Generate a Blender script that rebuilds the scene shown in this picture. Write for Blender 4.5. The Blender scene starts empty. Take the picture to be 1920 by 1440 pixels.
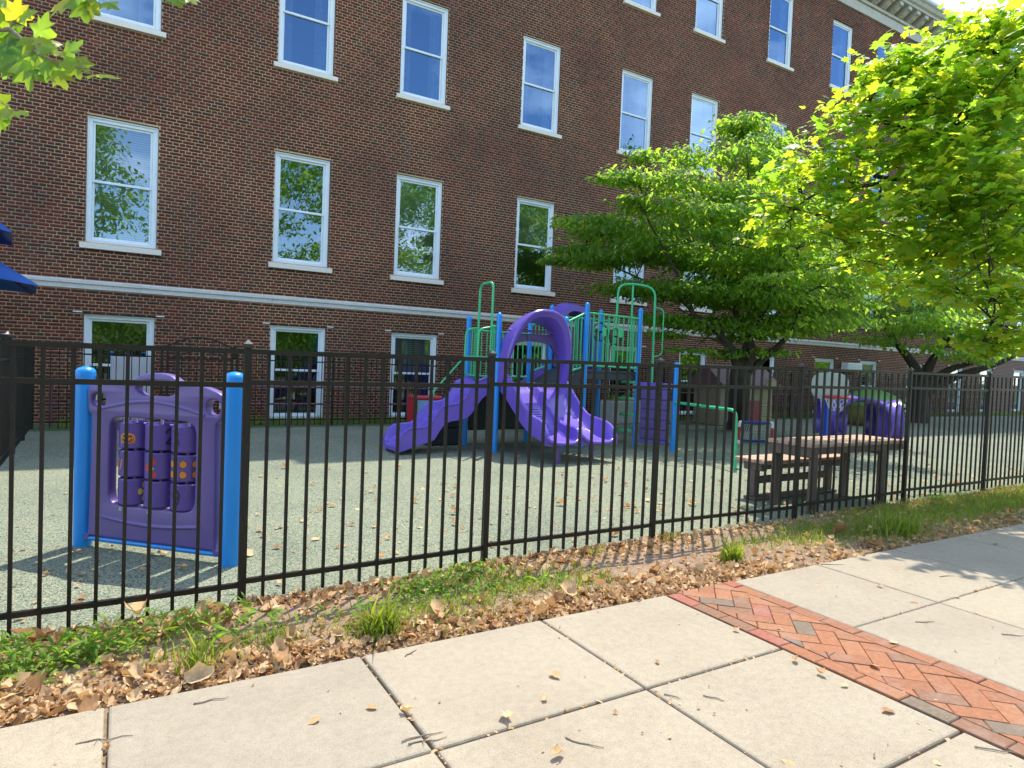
import bpy, math, random
import numpy as np
from mathutils import Vector

# ------------------------------------------------------------------ camera, sky, sun, exposure
S = bpy.context.scene
COL = S.collection
rnd = random.Random(7)
rng = np.random.default_rng(7)
EYE = np.array([0.0, 0.0, 1.55])
FPX, PW, PH = 1231.0, 1920.0, 1440.0
YAW, PITCH, ROLL = (math.radians(a) for a in (30.937, -1.885, 2.289))


def camera_axes():
    cy, sy, cp, sp = math.cos(YAW), math.sin(YAW), math.cos(PITCH), math.sin(PITCH)
    f = np.array([sy * cp, cy * cp, sp])
    r0 = np.array([cy, -sy, 0.0])
    u0 = np.cross(r0, f)
    c, s = math.cos(ROLL), math.sin(ROLL)
    return c * r0 + s * u0, -s * r0 + c * u0, f


RGT, UPV, FWD = camera_axes()
cam_data = bpy.data.cameras.new("camera")
cam_data.sensor_width = 36.0
cam_data.lens = FPX / PW * 36.0
cam_data.clip_start = 0.05
cam_data.clip_end = 2000.0
cam = bpy.data.objects.new("camera", cam_data)
COL.objects.link(cam)
from mathutils import Matrix
cam.matrix_world = Matrix(((RGT[0], UPV[0], -FWD[0], EYE[0]), (RGT[1], UPV[1], -FWD[1], EYE[1]),
                           (RGT[2], UPV[2], -FWD[2], EYE[2]), (0, 0, 0, 1)))
S.camera = cam

SUN_EL, SUN_AZ = math.radians(65.5), math.radians(45.0)   # azimuth from +Y towards +X
world = bpy.data.worlds.new("World")
S.world = world
world.use_nodes = True
wn, wl = world.node_tree.nodes, world.node_tree.links
wn.clear()
w_out = wn.new("ShaderNodeOutputWorld")
w_bg = wn.new("ShaderNodeBackground")
w_bg.inputs["Strength"].default_value = 0.15
w_sky = wn.new("ShaderNodeTexSky")
w_sky.sky_type = "NISHITA"
w_sky.sun_disc = False
w_sky.sun_elevation = SUN_EL
w_sky.sun_rotation = SUN_AZ
w_sky.air_density = 1.0
w_sky.dust_density = 0.1
w_sky.ozone_density = 2.4
w_tc = wn.new("ShaderNodeTexCoord")
w_map = wn.new("ShaderNodeMapping")
w_map.inputs["Scale"].default_value = (1.0, 1.0, 2.2)
w_map.inputs["Location"].default_value = (3.79, -4.03, -3.64)
w_no = wn.new("ShaderNodeTexNoise")
w_no.inputs["Scale"].default_value = 2.6
w_no.inputs["Detail"].default_value = 6.0
w_no.inputs["Roughness"].default_value = 0.55
w_rp = wn.new("ShaderNodeValToRGB")
w_rp.color_ramp.elements[0].position = 0.51
w_rp.color_ramp.elements[0].color = (0, 0, 0, 1)
w_rp.color_ramp.elements[1].position = 0.74
w_rp.color_ramp.elements[1].color = (1, 1, 1, 1)
w_mx = wn.new("ShaderNodeMix")
w_mx.data_type = "RGBA"
w_mx.inputs["B"].default_value = (9.5, 9.6, 10.2, 1)
wl.new(w_tc.outputs["Generated"], w_map.inputs["Vector"])
wl.new(w_map.outputs["Vector"], w_no.inputs["Vector"])
wl.new(w_no.outputs["Fac"], w_rp.inputs["Fac"])
wl.new(w_rp.outputs["Color"], w_mx.inputs["Factor"])
wl.new(w_sky.outputs["Color"], w_mx.inputs["A"])
wl.new(w_mx.outputs["Result"], w_bg.inputs["Color"])
wl.new(w_bg.outputs["Background"], w_out.inputs["Surface"])

sun_data = bpy.data.lights.new("sun", "SUN")
sun_data.energy = 2.35
sun_data.angle = math.radians(0.53)
sun_data.color = (1.0, 0.93, 0.79)
sun = bpy.data.objects.new("sun", sun_data)
COL.objects.link(sun)
sun_dir = Vector((math.sin(SUN_AZ) * math.cos(SUN_EL), math.cos(SUN_AZ) * math.cos(SUN_EL), math.sin(SUN_EL)))
sun.rotation_euler = sun_dir.to_track_quat("Z", "Y").to_euler()
sun.location = (30, 30, 60)

vs = S.view_settings
vs.view_transform = "Standard"
vs.look = "None"
vs.exposure = 1.65
vs.gamma = 1.0
vs.use_curve_mapping = False
S.cycles.max_bounces = 8
S.cycles.transparent_max_bounces = 12


def at(x, y, depth):
    """world point seen at photo pixel (x, y) at a given depth along the view axis"""
    return EYE + depth * (FWD + (x - PW / 2) / FPX * RGT - (y - PH / 2) / FPX * UPV)


def on_ground(x, y, z=0.0):
    d = FWD + (x - PW / 2) / FPX * RGT - (y - PH / 2) / FPX * UPV
    return EYE + d * (z - EYE[2]) / d[2]


# ------------------------------------------------------------------ materials
def new_mat(name):
    m = bpy.data.materials.new(name)
    m.use_nodes = True
    nt = m.node_tree
    return m, nt.nodes, nt.links, nt.nodes["Principled BSDF"]


def ramp(n, l, fac, stops, constant=False):
    r = n.new("ShaderNodeValToRGB")
    cr = r.color_ramp
    if constant:
        cr.interpolation = "CONSTANT"
    while len(cr.elements) > 1:
        cr.elements.remove(cr.elements[-1])
    cr.elements[0].position = stops[0][0]
    cr.elements[0].color = (*stops[0][1], 1)
    for p, c in stops[1:]:
        e = cr.elements.new(p)
        e.color = (*c, 1)
    l.new(fac, r.inputs["Fac"])
    return r.outputs["Color"]


def noise(n, l, scale, detail=4.0, rough=0.55, coord="Object", vec=None):
    t = n.new("ShaderNodeTexNoise")
    t.inputs["Scale"].default_value = scale
    t.inputs["Detail"].default_value = detail
    t.inputs["Roughness"].default_value = rough
    if vec is None:
        c = n.new("ShaderNodeTexCoord")
        vec = c.outputs[coord]
    l.new(vec, t.inputs["Vector"])
    return t.outputs["Fac"]


def world_pos(n):
    g = n.new("ShaderNodeNewGeometry")
    return g.outputs["Position"]


def mixc(n, l, a, b, fac, mode="MIX"):
    m = n.new("ShaderNodeMix")
    m.data_type = "RGBA"
    m.blend_type = mode
    for sock, v in ((m.inputs["A"], a), (m.inputs["B"], b), (m.inputs["Factor"], fac)):
        if isinstance(v, (int, float)):
            sock.default_value = v
        elif isinstance(v, tuple):
            sock.default_value = (*v, 1)
        else:
            l.new(v, sock)
    return m.outputs["Result"]


def island_random(n, l):
    """random number of the loose piece plus that of the object"""
    g = n.new("ShaderNodeNewGeometry")
    o = n.new("ShaderNodeObjectInfo")
    a = n.new("ShaderNodeMath")
    a.operation = "ADD"
    l.new(g.outputs["Random Per Island"], a.inputs[0])
    l.new(o.outputs["Random"], a.inputs[1])
    f = n.new("ShaderNodeMath")
    f.operation = "FRACT"
    l.new(a.outputs[0], f.inputs[0])
    return f.outputs[0]


def bump(n, l, bsdf, height, strength=0.3, dist=0.01):
    b = n.new("ShaderNodeBump")
    b.inputs["Strength"].default_value = strength
    b.inputs["Distance"].default_value = dist
    l.new(height, b.inputs["Height"])
    l.new(b.outputs["Normal"], bsdf.inputs["Normal"])


def paint(name, col, rough=0.4, var=0.12, spec=0.5, scale=3.0, dirt=None):
    m, n, l, b = new_mat(name)
    f = noise(n, l, scale, 5.0, 0.6, vec=world_pos(n))
    dark = tuple(c * (1 - var) for c in col)
    lite = tuple(min(1, c * (1 + var)) for c in col)
    c = ramp(n, l, f, [(0.3, dark), (0.7, lite)])
    if dirt:
        f2 = noise(n, l, scale * 7, 6.0, 0.7, vec=world_pos(n))
        c = mixc(n, l, c, dirt, ramp(n, l, f2, [(0.55, (0, 0, 0)), (0.8, (0.6, 0.6, 0.6))]))
    l.new(c, b.inputs["Base Color"])
    b.inputs["Roughness"].default_value = rough
    b.inputs["Specular IOR Level"].default_value = spec
    return m


def brick_mat():
    m, n, l, b = new_mat("wall_brick")
    r = island_random(n, l)
    c = ramp(n, l, r, [(0.0, (0.1173, 0.0239, 0.0153)), (0.16, (0.0882, 0.0187, 0.0130)), (0.34, (0.1275, 0.0267, 0.0172)),
                       (0.48, (0.0847, 0.0239, 0.0183)), (0.60, (0.1250, 0.0294, 0.0212)), (0.72, (0.1644, 0.0400, 0.0266)),
                       (0.78, (0.1002, 0.0227, 0.0153)), (0.87, (0.0599, 0.0267, 0.0225)), (0.95, (0.0479, 0.0287, 0.0278)),
                       (0.985, (0.1892, 0.0500, 0.0296))], constant=True)
    p = world_pos(n)
    f = noise(n, l, 55.0, 5.0, 0.65, vec=p)
    c = mixc(n, l, c, ramp(n, l, f, [(0.3, (0.62, 0.62, 0.62)), (0.7, (1.25, 1.2, 1.15))]), 1.0, "MULTIPLY")
    big = noise(n, l, 0.55, 4.0, 0.6, vec=p)
    c = mixc(n, l, c, ramp(n, l, big, [(0.32, (0.72, 0.73, 0.76)), (0.7, (1.18, 1.12, 1.08))]), 1.0, "MULTIPLY")
    mp = n.new("ShaderNodeMapping")
    mp.inputs["Scale"].default_value = (2.4, 2.4, 0.35)
    l.new(p, mp.inputs["Vector"])
    st = noise(n, l, 1.5, 6.0, 0.65, vec=mp.outputs["Vector"])        # rain streaks and soot
    c = mixc(n, l, c, (0.075, 0.062, 0.058), ramp(n, l, st, [(0.52, (0, 0, 0)), (0.78, (0.55, 0.55, 0.55))]))
    l.new(c, b.inputs["Base Color"])
    b.inputs["Roughness"].default_value = 0.85
    bump(n, l, b, f, 0.5, 0.004)
    return m


def mortar_mat():
    m, n, l, b = new_mat("mortar")
    p = world_pos(n)
    f = noise(n, l, 40.0, 5.0, 0.7, vec=p)
    big = noise(n, l, 0.5, 4.0, 0.6, vec=p)
    c = ramp(n, l, f, [(0.3, (0.46, 0.305, 0.165)), (0.7, (0.67, 0.46, 0.255))])
    c = mixc(n, l, c, ramp(n, l, big, [(0.33, (0.62, 0.63, 0.66)), (0.68, (1.15, 1.1, 1.06))]), 1.0, "MULTIPLY")
    l.new(c, b.inputs["Base Color"])
    b.inputs["Roughness"].default_value = 0.95
    bump(n, l, b, f, 0.4, 0.004)
    return m


def stone_mat(name, lo, hi, stain=0.5):
    m, n, l, b = new_mat(name)
    p = world_pos(n)
    f = noise(n, l, 30.0, 6.0, 0.65, vec=p)
    c = ramp(n, l, f, [(0.25, lo), (0.75, hi)])
    mp = n.new("ShaderNodeMapping")
    mp.inputs["Scale"].default_value = (1.2, 1.2, 6.0)
    l.new(p, mp.inputs["Vector"])
    s = noise(n, l, 2.3, 7.0, 0.72, vec=mp.outputs["Vector"])
    c = mixc(n, l, c, (0.16, 0.17, 0.18), ramp(n, l, s, [(0.52, (0, 0, 0)), (0.72, (stain, stain, stain))]))
    l.new(c, b.inputs["Base Color"])
    b.inputs["Roughness"].default_value = 0.85
    bump(n, l, b, f, 0.25, 0.003)
    return m


def concrete_mat():
    m, n, l, b = new_mat("concrete")
    p = world_pos(n)
    o = n.new("ShaderNodeObjectInfo")
    big = noise(n, l, 1.6, 6.0, 0.62, vec=p)
    fine = noise(n, l, 260.0, 3.0, 0.6, vec=p)
    mid = noise(n, l, 22.0, 5.0, 0.7, vec=p)
    c = ramp(n, l, big, [(0.28, (0.275, 0.229, 0.170)), (0.55, (0.318, 0.271, 0.203)), (0.75, (0.346, 0.297, 0.227))])
    c = mixc(n, l, c, ramp(n, l, fine, [(0.30, (0.42, 0.40, 0.38)), (0.46, (1.0, 1.0, 1.0)), (0.66, (1.10, 1.10, 1.09))]), 1.0, "MULTIPLY")
    c = mixc(n, l, c, ramp(n, l, mid, [(0.3, (0.86, 0.85, 0.83)), (0.6, (1.03, 1.03, 1.02))]), 1.0, "MULTIPLY")
    v = n.new("ShaderNodeTexVoronoi")
    v.inputs["Scale"].default_value = 150.0
    l.new(p, v.inputs["Vector"])
    sep = n.new("ShaderNodeSeparateColor")
    l.new(v.outputs["Color"], sep.inputs["Color"])
    c = mixc(n, l, c, (0.23, 0.21, 0.19), ramp(n, l, sep.outputs[0], [(0.0, (0.55, 0.55, 0.55)), (0.07, (0, 0, 0))], True))
    v2 = n.new("ShaderNodeTexVoronoi")
    v2.inputs["Scale"].default_value = 2.6
    l.new(p, v2.inputs["Vector"])
    spot_ = ramp(n, l, v2.outputs["Distance"], [(0.0, (0.55, 0.55, 0.55)), (0.028, (0.5, 0.5, 0.5)), (0.045, (0, 0, 0))])
    c = mixc(n, l, c, (0.15, 0.13, 0.11), spot_)
    stn = noise(n, l, 0.8, 7.0, 0.75, vec=p)
    c = mixc(n, l, c, (0.21, 0.175, 0.13), ramp(n, l, stn, [(0.52, (0, 0, 0)), (0.8, (0.32, 0.32, 0.32))]))
    tone = ramp(n, l, o.outputs["Random"], [(0.0, (0.90, 0.90, 0.91)), (1.0, (1.06, 1.04, 1.0))])
    c = mixc(n, l, c, tone, 1.0, "MULTIPLY")
    l.new(c, b.inputs["Base Color"])
    b.inputs["Roughness"].default_value = 0.9
    bump(n, l, b, fine, 0.35, 0.002)
    return m


def paver_mat():
    m, n, l, b = new_mat("paver_clay")
    r = island_random(n, l)
    p = world_pos(n)
    c = ramp(n, l, r, [(0.0, (0.280, 0.112, 0.051)), (0.22, (0.308, 0.130, 0.060)), (0.42, (0.259, 0.104, 0.051)),
                       (0.6, (0.301, 0.119, 0.053)), (0.74, (0.210, 0.104, 0.060)), (0.84, (0.161, 0.119, 0.081)),
                       (0.93, (0.294, 0.094, 0.060))], True)
    f = noise(n, l, 38.0, 6.0, 0.7, vec=p)
    c = mixc(n, l, c, ramp(n, l, f, [(0.28, (0.62, 0.62, 0.62)), (0.7, (1.15, 1.12, 1.08))]), 1.0, "MULTIPLY")
    g = noise(n, l, 6.0, 5.0, 0.7, vec=p)
    c = mixc(n, l, c, (0.26, 0.19, 0.15), ramp(n, l, g, [(0.5, (0, 0, 0)), (0.8, (0.7, 0.7, 0.7))]))
    l.new(c, b.inputs["Base Color"])
    b.inputs["Roughness"].default_value = 0.85
    bump(n, l, b, f, 0.4, 0.003)
    return m


def rubber_mat():
    m, n, l, b = new_mat("rubber_granules")
    p = world_pos(n)
    v = n.new("ShaderNodeTexVoronoi")
    v.inputs["Scale"].default_value = 135.0
    l.new(p, v.inputs["Vector"])
    sep = n.new("ShaderNodeSeparateColor")
    l.new(v.outputs["Color"], sep.inputs["Color"])
    c = ramp(n, l, sep.outputs[0], [(0.0, (0.05, 0.085, 0.07)), (0.2, (0.135, 0.185, 0.15)), (0.42, (0.21, 0.26, 0.21)),
                                    (0.62, (0.33, 0.34, 0.26)), (0.82, (0.42, 0.40, 0.30))], True)
    big = noise(n, l, 0.7, 5.0, 0.6, vec=p)
    c = mixc(n, l, c, ramp(n, l, big, [(0.28, (0.78, 0.81, 0.82)), (0.5, (1.0, 1.0, 0.98)), (0.72, (1.14, 1.10, 1.04))]), 1.0, "MULTIPLY")
    c = mixc(n, l, c, (0.74, 0.735, 0.645), 1.0, "MULTIPLY")
    l.new(c, b.inputs["Base Color"])
    b.inputs["Roughness"].default_value = 0.85
    bump(n, l, b, v.outputs["Distance"], 0.6, 0.006)
    return m


def soil_mat():
    m, n, l, b = new_mat("dry_soil")
    p = world_pos(n)
    f = noise(n, l, 9.0, 8.0, 0.72, vec=p)
    g = noise(n, l, 90.0, 4.0, 0.7, vec=p)
    c = ramp(n, l, f, [(0.25, (0.17, 0.11, 0.07)), (0.5, (0.29, 0.195, 0.125)), (0.75, (0.37, 0.265, 0.175))])
    c = mixc(n, l, c, ramp(n, l, g, [(0.3, (0.55, 0.52, 0.5)), (0.6, (1.1, 1.1, 1.1))]), 1.0, "MULTIPLY")
    l.new(c, b.inputs["Base Color"])
    b.inputs["Roughness"].default_value = 1.0
    bump(n, l, b, g, 0.9, 0.012)
    return m


def leaf_mat(name, stops, trans, amount=0.5, gloss=0.35, rough=0.4):
    """thin leaf: reflecting side and light passing through"""
    m, n, l, b = new_mat(name)
    r = island_random(n, l)
    c = ramp(n, l, r, stops)
    p = world_pos(n)
    f = noise(n, l, 60.0, 3.0, 0.6, vec=p)
    c = mixc(n, l, c, ramp(n, l, f, [(0.3, (0.8, 0.8, 0.8)), (0.7, (1.15, 1.15, 1.15))]), 1.0, "MULTIPLY")
    l.new(c, b.inputs["Base Color"])
    b.inputs["Roughness"].default_value = rough
    b.inputs["Specular IOR Level"].default_value = gloss
    t = n.new("ShaderNodeBsdfTranslucent")
    tc = ramp(n, l, r, trans)
    l.new(tc, t.inputs["Color"])
    mx = n.new("ShaderNodeMixShader")
    mx.inputs[0].default_value = amount
    l.new(b.outputs["BSDF"], mx.inputs[1])
    l.new(t.outputs["BSDF"], mx.inputs[2])
    l.new(mx.outputs[0], n["Material Output"].inputs["Surface"])
    return m


def bark_mat(name, lo, hi):
    m, n, l, b = new_mat(name)
    p = world_pos(n)
    mp = n.new("ShaderNodeMapping")
    mp.inputs["Scale"].default_value = (6, 6, 1.6)
    l.new(p, mp.inputs["Vector"])
    f = noise(n, l, 4.0, 8.0, 0.7, vec=mp.outputs["Vector"])
    l.new(ramp(n, l, f, [(0.3, lo), (0.7, hi)]), b.inputs["Base Color"])
    b.inputs["Roughness"].default_value = 0.95
    bump(n, l, b, f, 0.8, 0.02)
    return m


def pane_mat(name, refl, tint, through, wav=0.04):
    m, n, l, b = new_mat(name)
    n.remove(b)
    g = n.new("ShaderNodeBsdfGlossy")
    g.inputs["Roughness"].default_value = 0.0
    g.inputs["Color"].default_value = (*tint, 1)
    t = n.new("ShaderNodeBsdfTransparent")
    t.inputs["Color"].default_value = (*through, 1)
    fr = n.new("ShaderNodeFresnel")
    fr.inputs["IOR"].default_value = 1.5
    a = n.new("ShaderNodeMath")
    a.operation = "MULTIPLY_ADD"
    a.inputs[1].default_value = 1.3
    a.inputs[2].default_value = refl
    a.use_clamp = True
    l.new(fr.outputs[0], a.inputs[0])
    # panes of old sash windows are never quite flat
    nz = noise(n, l, 1.7, 2.0, 0.5, vec=world_pos(n))
    bp = n.new("ShaderNodeBump")
    bp.inputs["Strength"].default_value = wav
    bp.inputs["Distance"].default_value = 0.03
    l.new(nz, bp.inputs["Height"])
    l.new(bp.outputs["Normal"], g.inputs["Normal"])
    mx = n.new("ShaderNodeMixShader")
    l.new(a.outputs[0], mx.inputs[0])
    l.new(t.outputs[0], mx.inputs[1])
    l.new(g.outputs[0], mx.inputs[2])
    l.new(mx.outputs[0], n["Material Output"].inputs["Surface"])
    return m


def blind_mat(name, lo, hi, pitch):
    m, n, l, b = new_mat(name)
    p = world_pos(n)
    s = n.new("ShaderNodeSeparateXYZ")
    l.new(p, s.inputs[0])
    a = n.new("ShaderNodeMath")
    a.operation = "MULTIPLY"
    a.inputs[1].default_value = 1.0 / pitch
    l.new(s.outputs["Z"], a.inputs[0])
    f = n.new("ShaderNodeMath")
    f.operation = "FRACT"
    l.new(a.outputs[0], f.inputs[0])
    l.new(ramp(n, l, f.outputs[0], [(0.0, lo), (0.35, hi), (0.8, hi), (1.0, lo)]), b.inputs["Base Color"])
    b.inputs["Roughness"].default_value = 0.7
    return m


M = dict(
    brick=brick_mat(), mortar=mortar_mat(), reveal=paint("reveal_brick", (0.11, 0.052, 0.04), 0.9, 0.3, scale=9),
    stone=stone_mat("limestone", (0.50, 0.49, 0.46), (0.66, 0.65, 0.61), 0.45),
    sill=stone_mat("sill_stone", (0.66, 0.62, 0.53), (0.76, 0.72, 0.63), 0.12),
    cornice=stone_mat("cornice_stone", (0.40, 0.385, 0.33), (0.52, 0.50, 0.44), 0.6),
    white=paint("window_white", (0.72, 0.78, 0.80), 0.45, 0.04),
    flashing=paint("grey_flashing", (0.42, 0.52, 0.58), 0.5, 0.08),
    pane_hi=pane_mat("pane_sky", 0.17, (0.40, 0.66, 1.0), (0.5, 0.56, 0.6)), pane_lo=pane_mat("pane_low", 0.13, (0.85, 0.95, 1.0), (0.75, 0.8, 0.78), 0.012), pane_mid=pane_mat("pane_mid", 0.17, (0.66, 0.84, 1.0), (0.6, 0.66, 0.64)),
    blind=blind_mat("blind_slats", (0.09, 0.10, 0.09), (0.28, 0.29, 0.27), 0.05),
    curtain=paint("curtain", (0.36, 0.36, 0.40), 0.9, 0.25, scale=5.0),
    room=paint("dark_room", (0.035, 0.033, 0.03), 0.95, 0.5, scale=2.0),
    shelf=paint("room_clutter", (0.16, 0.08, 0.07), 0.8, 0.6, scale=9.0),
    concrete=concrete_mat(), paver=paver_mat(), rubber=rubber_mat(), soil=soil_mat(),
    joint=paint("joint_dirt", (0.20, 0.145, 0.09), 1.0, 0.35, scale=30),
    turf=paint("turf_soil", (0.055, 0.085, 0.025), 1.0, 0.4, scale=12),
    backdropgrass=paint("backdrop_grass", (0.075, 0.115, 0.03), 1.0, 0.5, scale=1.6), asphalt=paint("asphalt", (0.052, 0.052, 0.053), 0.95, 0.2, scale=20),
    black=paint("black_powder_coat", (0.0145, 0.0112, 0.0088), 0.42, 0.25, spec=0.35, scale=8, dirt=(0.04, 0.028, 0.019)),
    cap=paint("black_cap", (0.035, 0.033, 0.032), 0.3, 0.2),
    maroon=paint("maroon_paint", (0.16, 0.065, 0.075), 0.5, 0.2),
    purple=paint("purple_plastic", (0.150, 0.090, 0.46), 0.27, 0.06, scale=2.0),
    purple_dull=paint("purple_plastic_old", (0.118, 0.075, 0.255), 0.36, 0.08, scale=2.5),
    drum=paint("drum_plastic", (0.105, 0.062, 0.275), 0.27, 0.07, scale=6),
    blue=paint("blue_post", (0.014, 0.25, 0.70), 0.28, 0.05, scale=2.0),
    royal=paint("royal_blue", (0.012, 0.055, 0.42), 0.35, 0.06),
    green=paint("green_paint", (0.050, 0.46, 0.20), 0.33, 0.06),
    deck=paint("dark_deck", (0.030, 0.034, 0.042), 0.6, 0.2),
    shadedred=paint("shaded_red_plastic", (0.22, 0.02, 0.025), 0.5, 0.1), red=paint("red_plastic", (0.45, 0.025, 0.035), 0.4, 0.08),  # first red: playhouse door, with its shade put into the colour
    paleblue=paint("pale_blue_plastic", (0.20, 0.38, 0.50), 0.4, 0.08),
    greyboard=paint("grey_board", (0.36, 0.39, 0.39), 0.5, 0.06),
    whiteplast=paint("white_plastic", (0.75, 0.75, 0.75), 0.4, 0.04),
    net=paint("net_cord", (0.62, 0.62, 0.60), 0.8, 0.1),
    wood=paint("recycled_plank", (0.43, 0.27, 0.19), 0.6, 0.14, scale=14),
    wooddark=paint("recycled_leg", (0.115, 0.080, 0.066), 0.65, 0.18, scale=10),
    tan=paint("shaded_tan_plastic", (0.20, 0.165, 0.11), 0.5, 0.1), yellow=paint("shaded_yellow_plastic", (0.26, 0.21, 0.10), 0.5, 0.1),  # playhouse wall plastics, darkened to carry its deep shade in the colour
    roofbrown=paint("brown_roof", (0.12, 0.065, 0.065), 0.6, 0.15),
    planter=paint("grey_planter", (0.34, 0.34, 0.33), 0.6, 0.1),
    olive=paint("olive_plastic", (0.17, 0.17, 0.035), 0.5, 0.2, scale=4), lime=paint("green_lid", (0.10, 0.24, 0.05), 0.45, 0.15),
    ink=paint("black_ink", (0.012, 0.010, 0.016), 0.5, 0.1), orange=paint("orange_print", (0.62, 0.20, 0.025), 0.45, 0.1),
    redprint=paint("red_print", (0.45, 0.045, 0.03), 0.45, 0.1), lemon=paint("lemon_print", (0.60, 0.42, 0.06), 0.45, 0.1),
    leafprint=paint("green_print", (0.06, 0.20, 0.04), 0.5, 0.1),
    steel=paint("bolt_steel", (0.5, 0.5, 0.52), 0.3, 0.1),
    canopy=paint("blue_canopy", (0.010, 0.085, 0.34), 0.32, 0.2, scale=3), milky=paint("milky_panel", (0.55, 0.55, 0.60), 0.35, 0.06),
    bark=bark_mat("grey_bark", (0.028, 0.021, 0.017), (0.075, 0.058, 0.046)),
    twig=bark_mat("twig_bark", (0.16, 0.12, 0.09), (0.30, 0.24, 0.19)),
    maple=leaf_mat("maple_leaf", [(0, (0.060, 0.125, 0.018)), (0.6, (0.10, 0.18, 0.022)), (1, (0.15, 0.21, 0.02))],
                   [(0, (0.32, 0.62, 0.04)), (0.45, (0.52, 0.80, 0.04)), (0.85, (0.80, 0.88, 0.04)), (1, (0.98, 0.90, 0.04))], 0.62, 0.5, 0.42),
    dog=leaf_mat("small_tree_leaf", [(0, (0.050, 0.120, 0.028)), (0.6, (0.075, 0.15, 0.034)), (1, (0.105, 0.175, 0.04))],
                 [(0, (0.36, 0.66, 0.06)), (0.6, (0.56, 0.84, 0.06)), (1, (0.78, 0.92, 0.08))], 0.58, 0.3, 0.55),
    weed=leaf_mat("weed_leaf", [(0, (0.09, 0.20, 0.022)), (1, (0.18, 0.29, 0.035))], [(0, (0.30, 0.56, 0.03)), (1, (0.52, 0.72, 0.04))], 0.5, 0.3, 0.5),
    grass=leaf_mat("grass_blade", [(0, (0.085, 0.165, 0.018)), (0.6, (0.14, 0.22, 0.025)), (1, (0.33, 0.28, 0.10))],
                   [(0, (0.28, 0.44, 0.02)), (1, (0.58, 0.60, 0.06))], 0.45, 0.3, 0.5),
    dry=leaf_mat("dry_leaf", [(0, (0.34, 0.185, 0.09)), (0.2, (0.50, 0.315, 0.16)), (0.5, (0.62, 0.42, 0.225)), (0.8, (0.70, 0.52, 0.31)), (1, (0.40, 0.22, 0.11))],
                 [(0, (0.42, 0.20, 0.07)), (1, (0.65, 0.40, 0.17))], 0.30, 0.2, 0.75),
)


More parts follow.
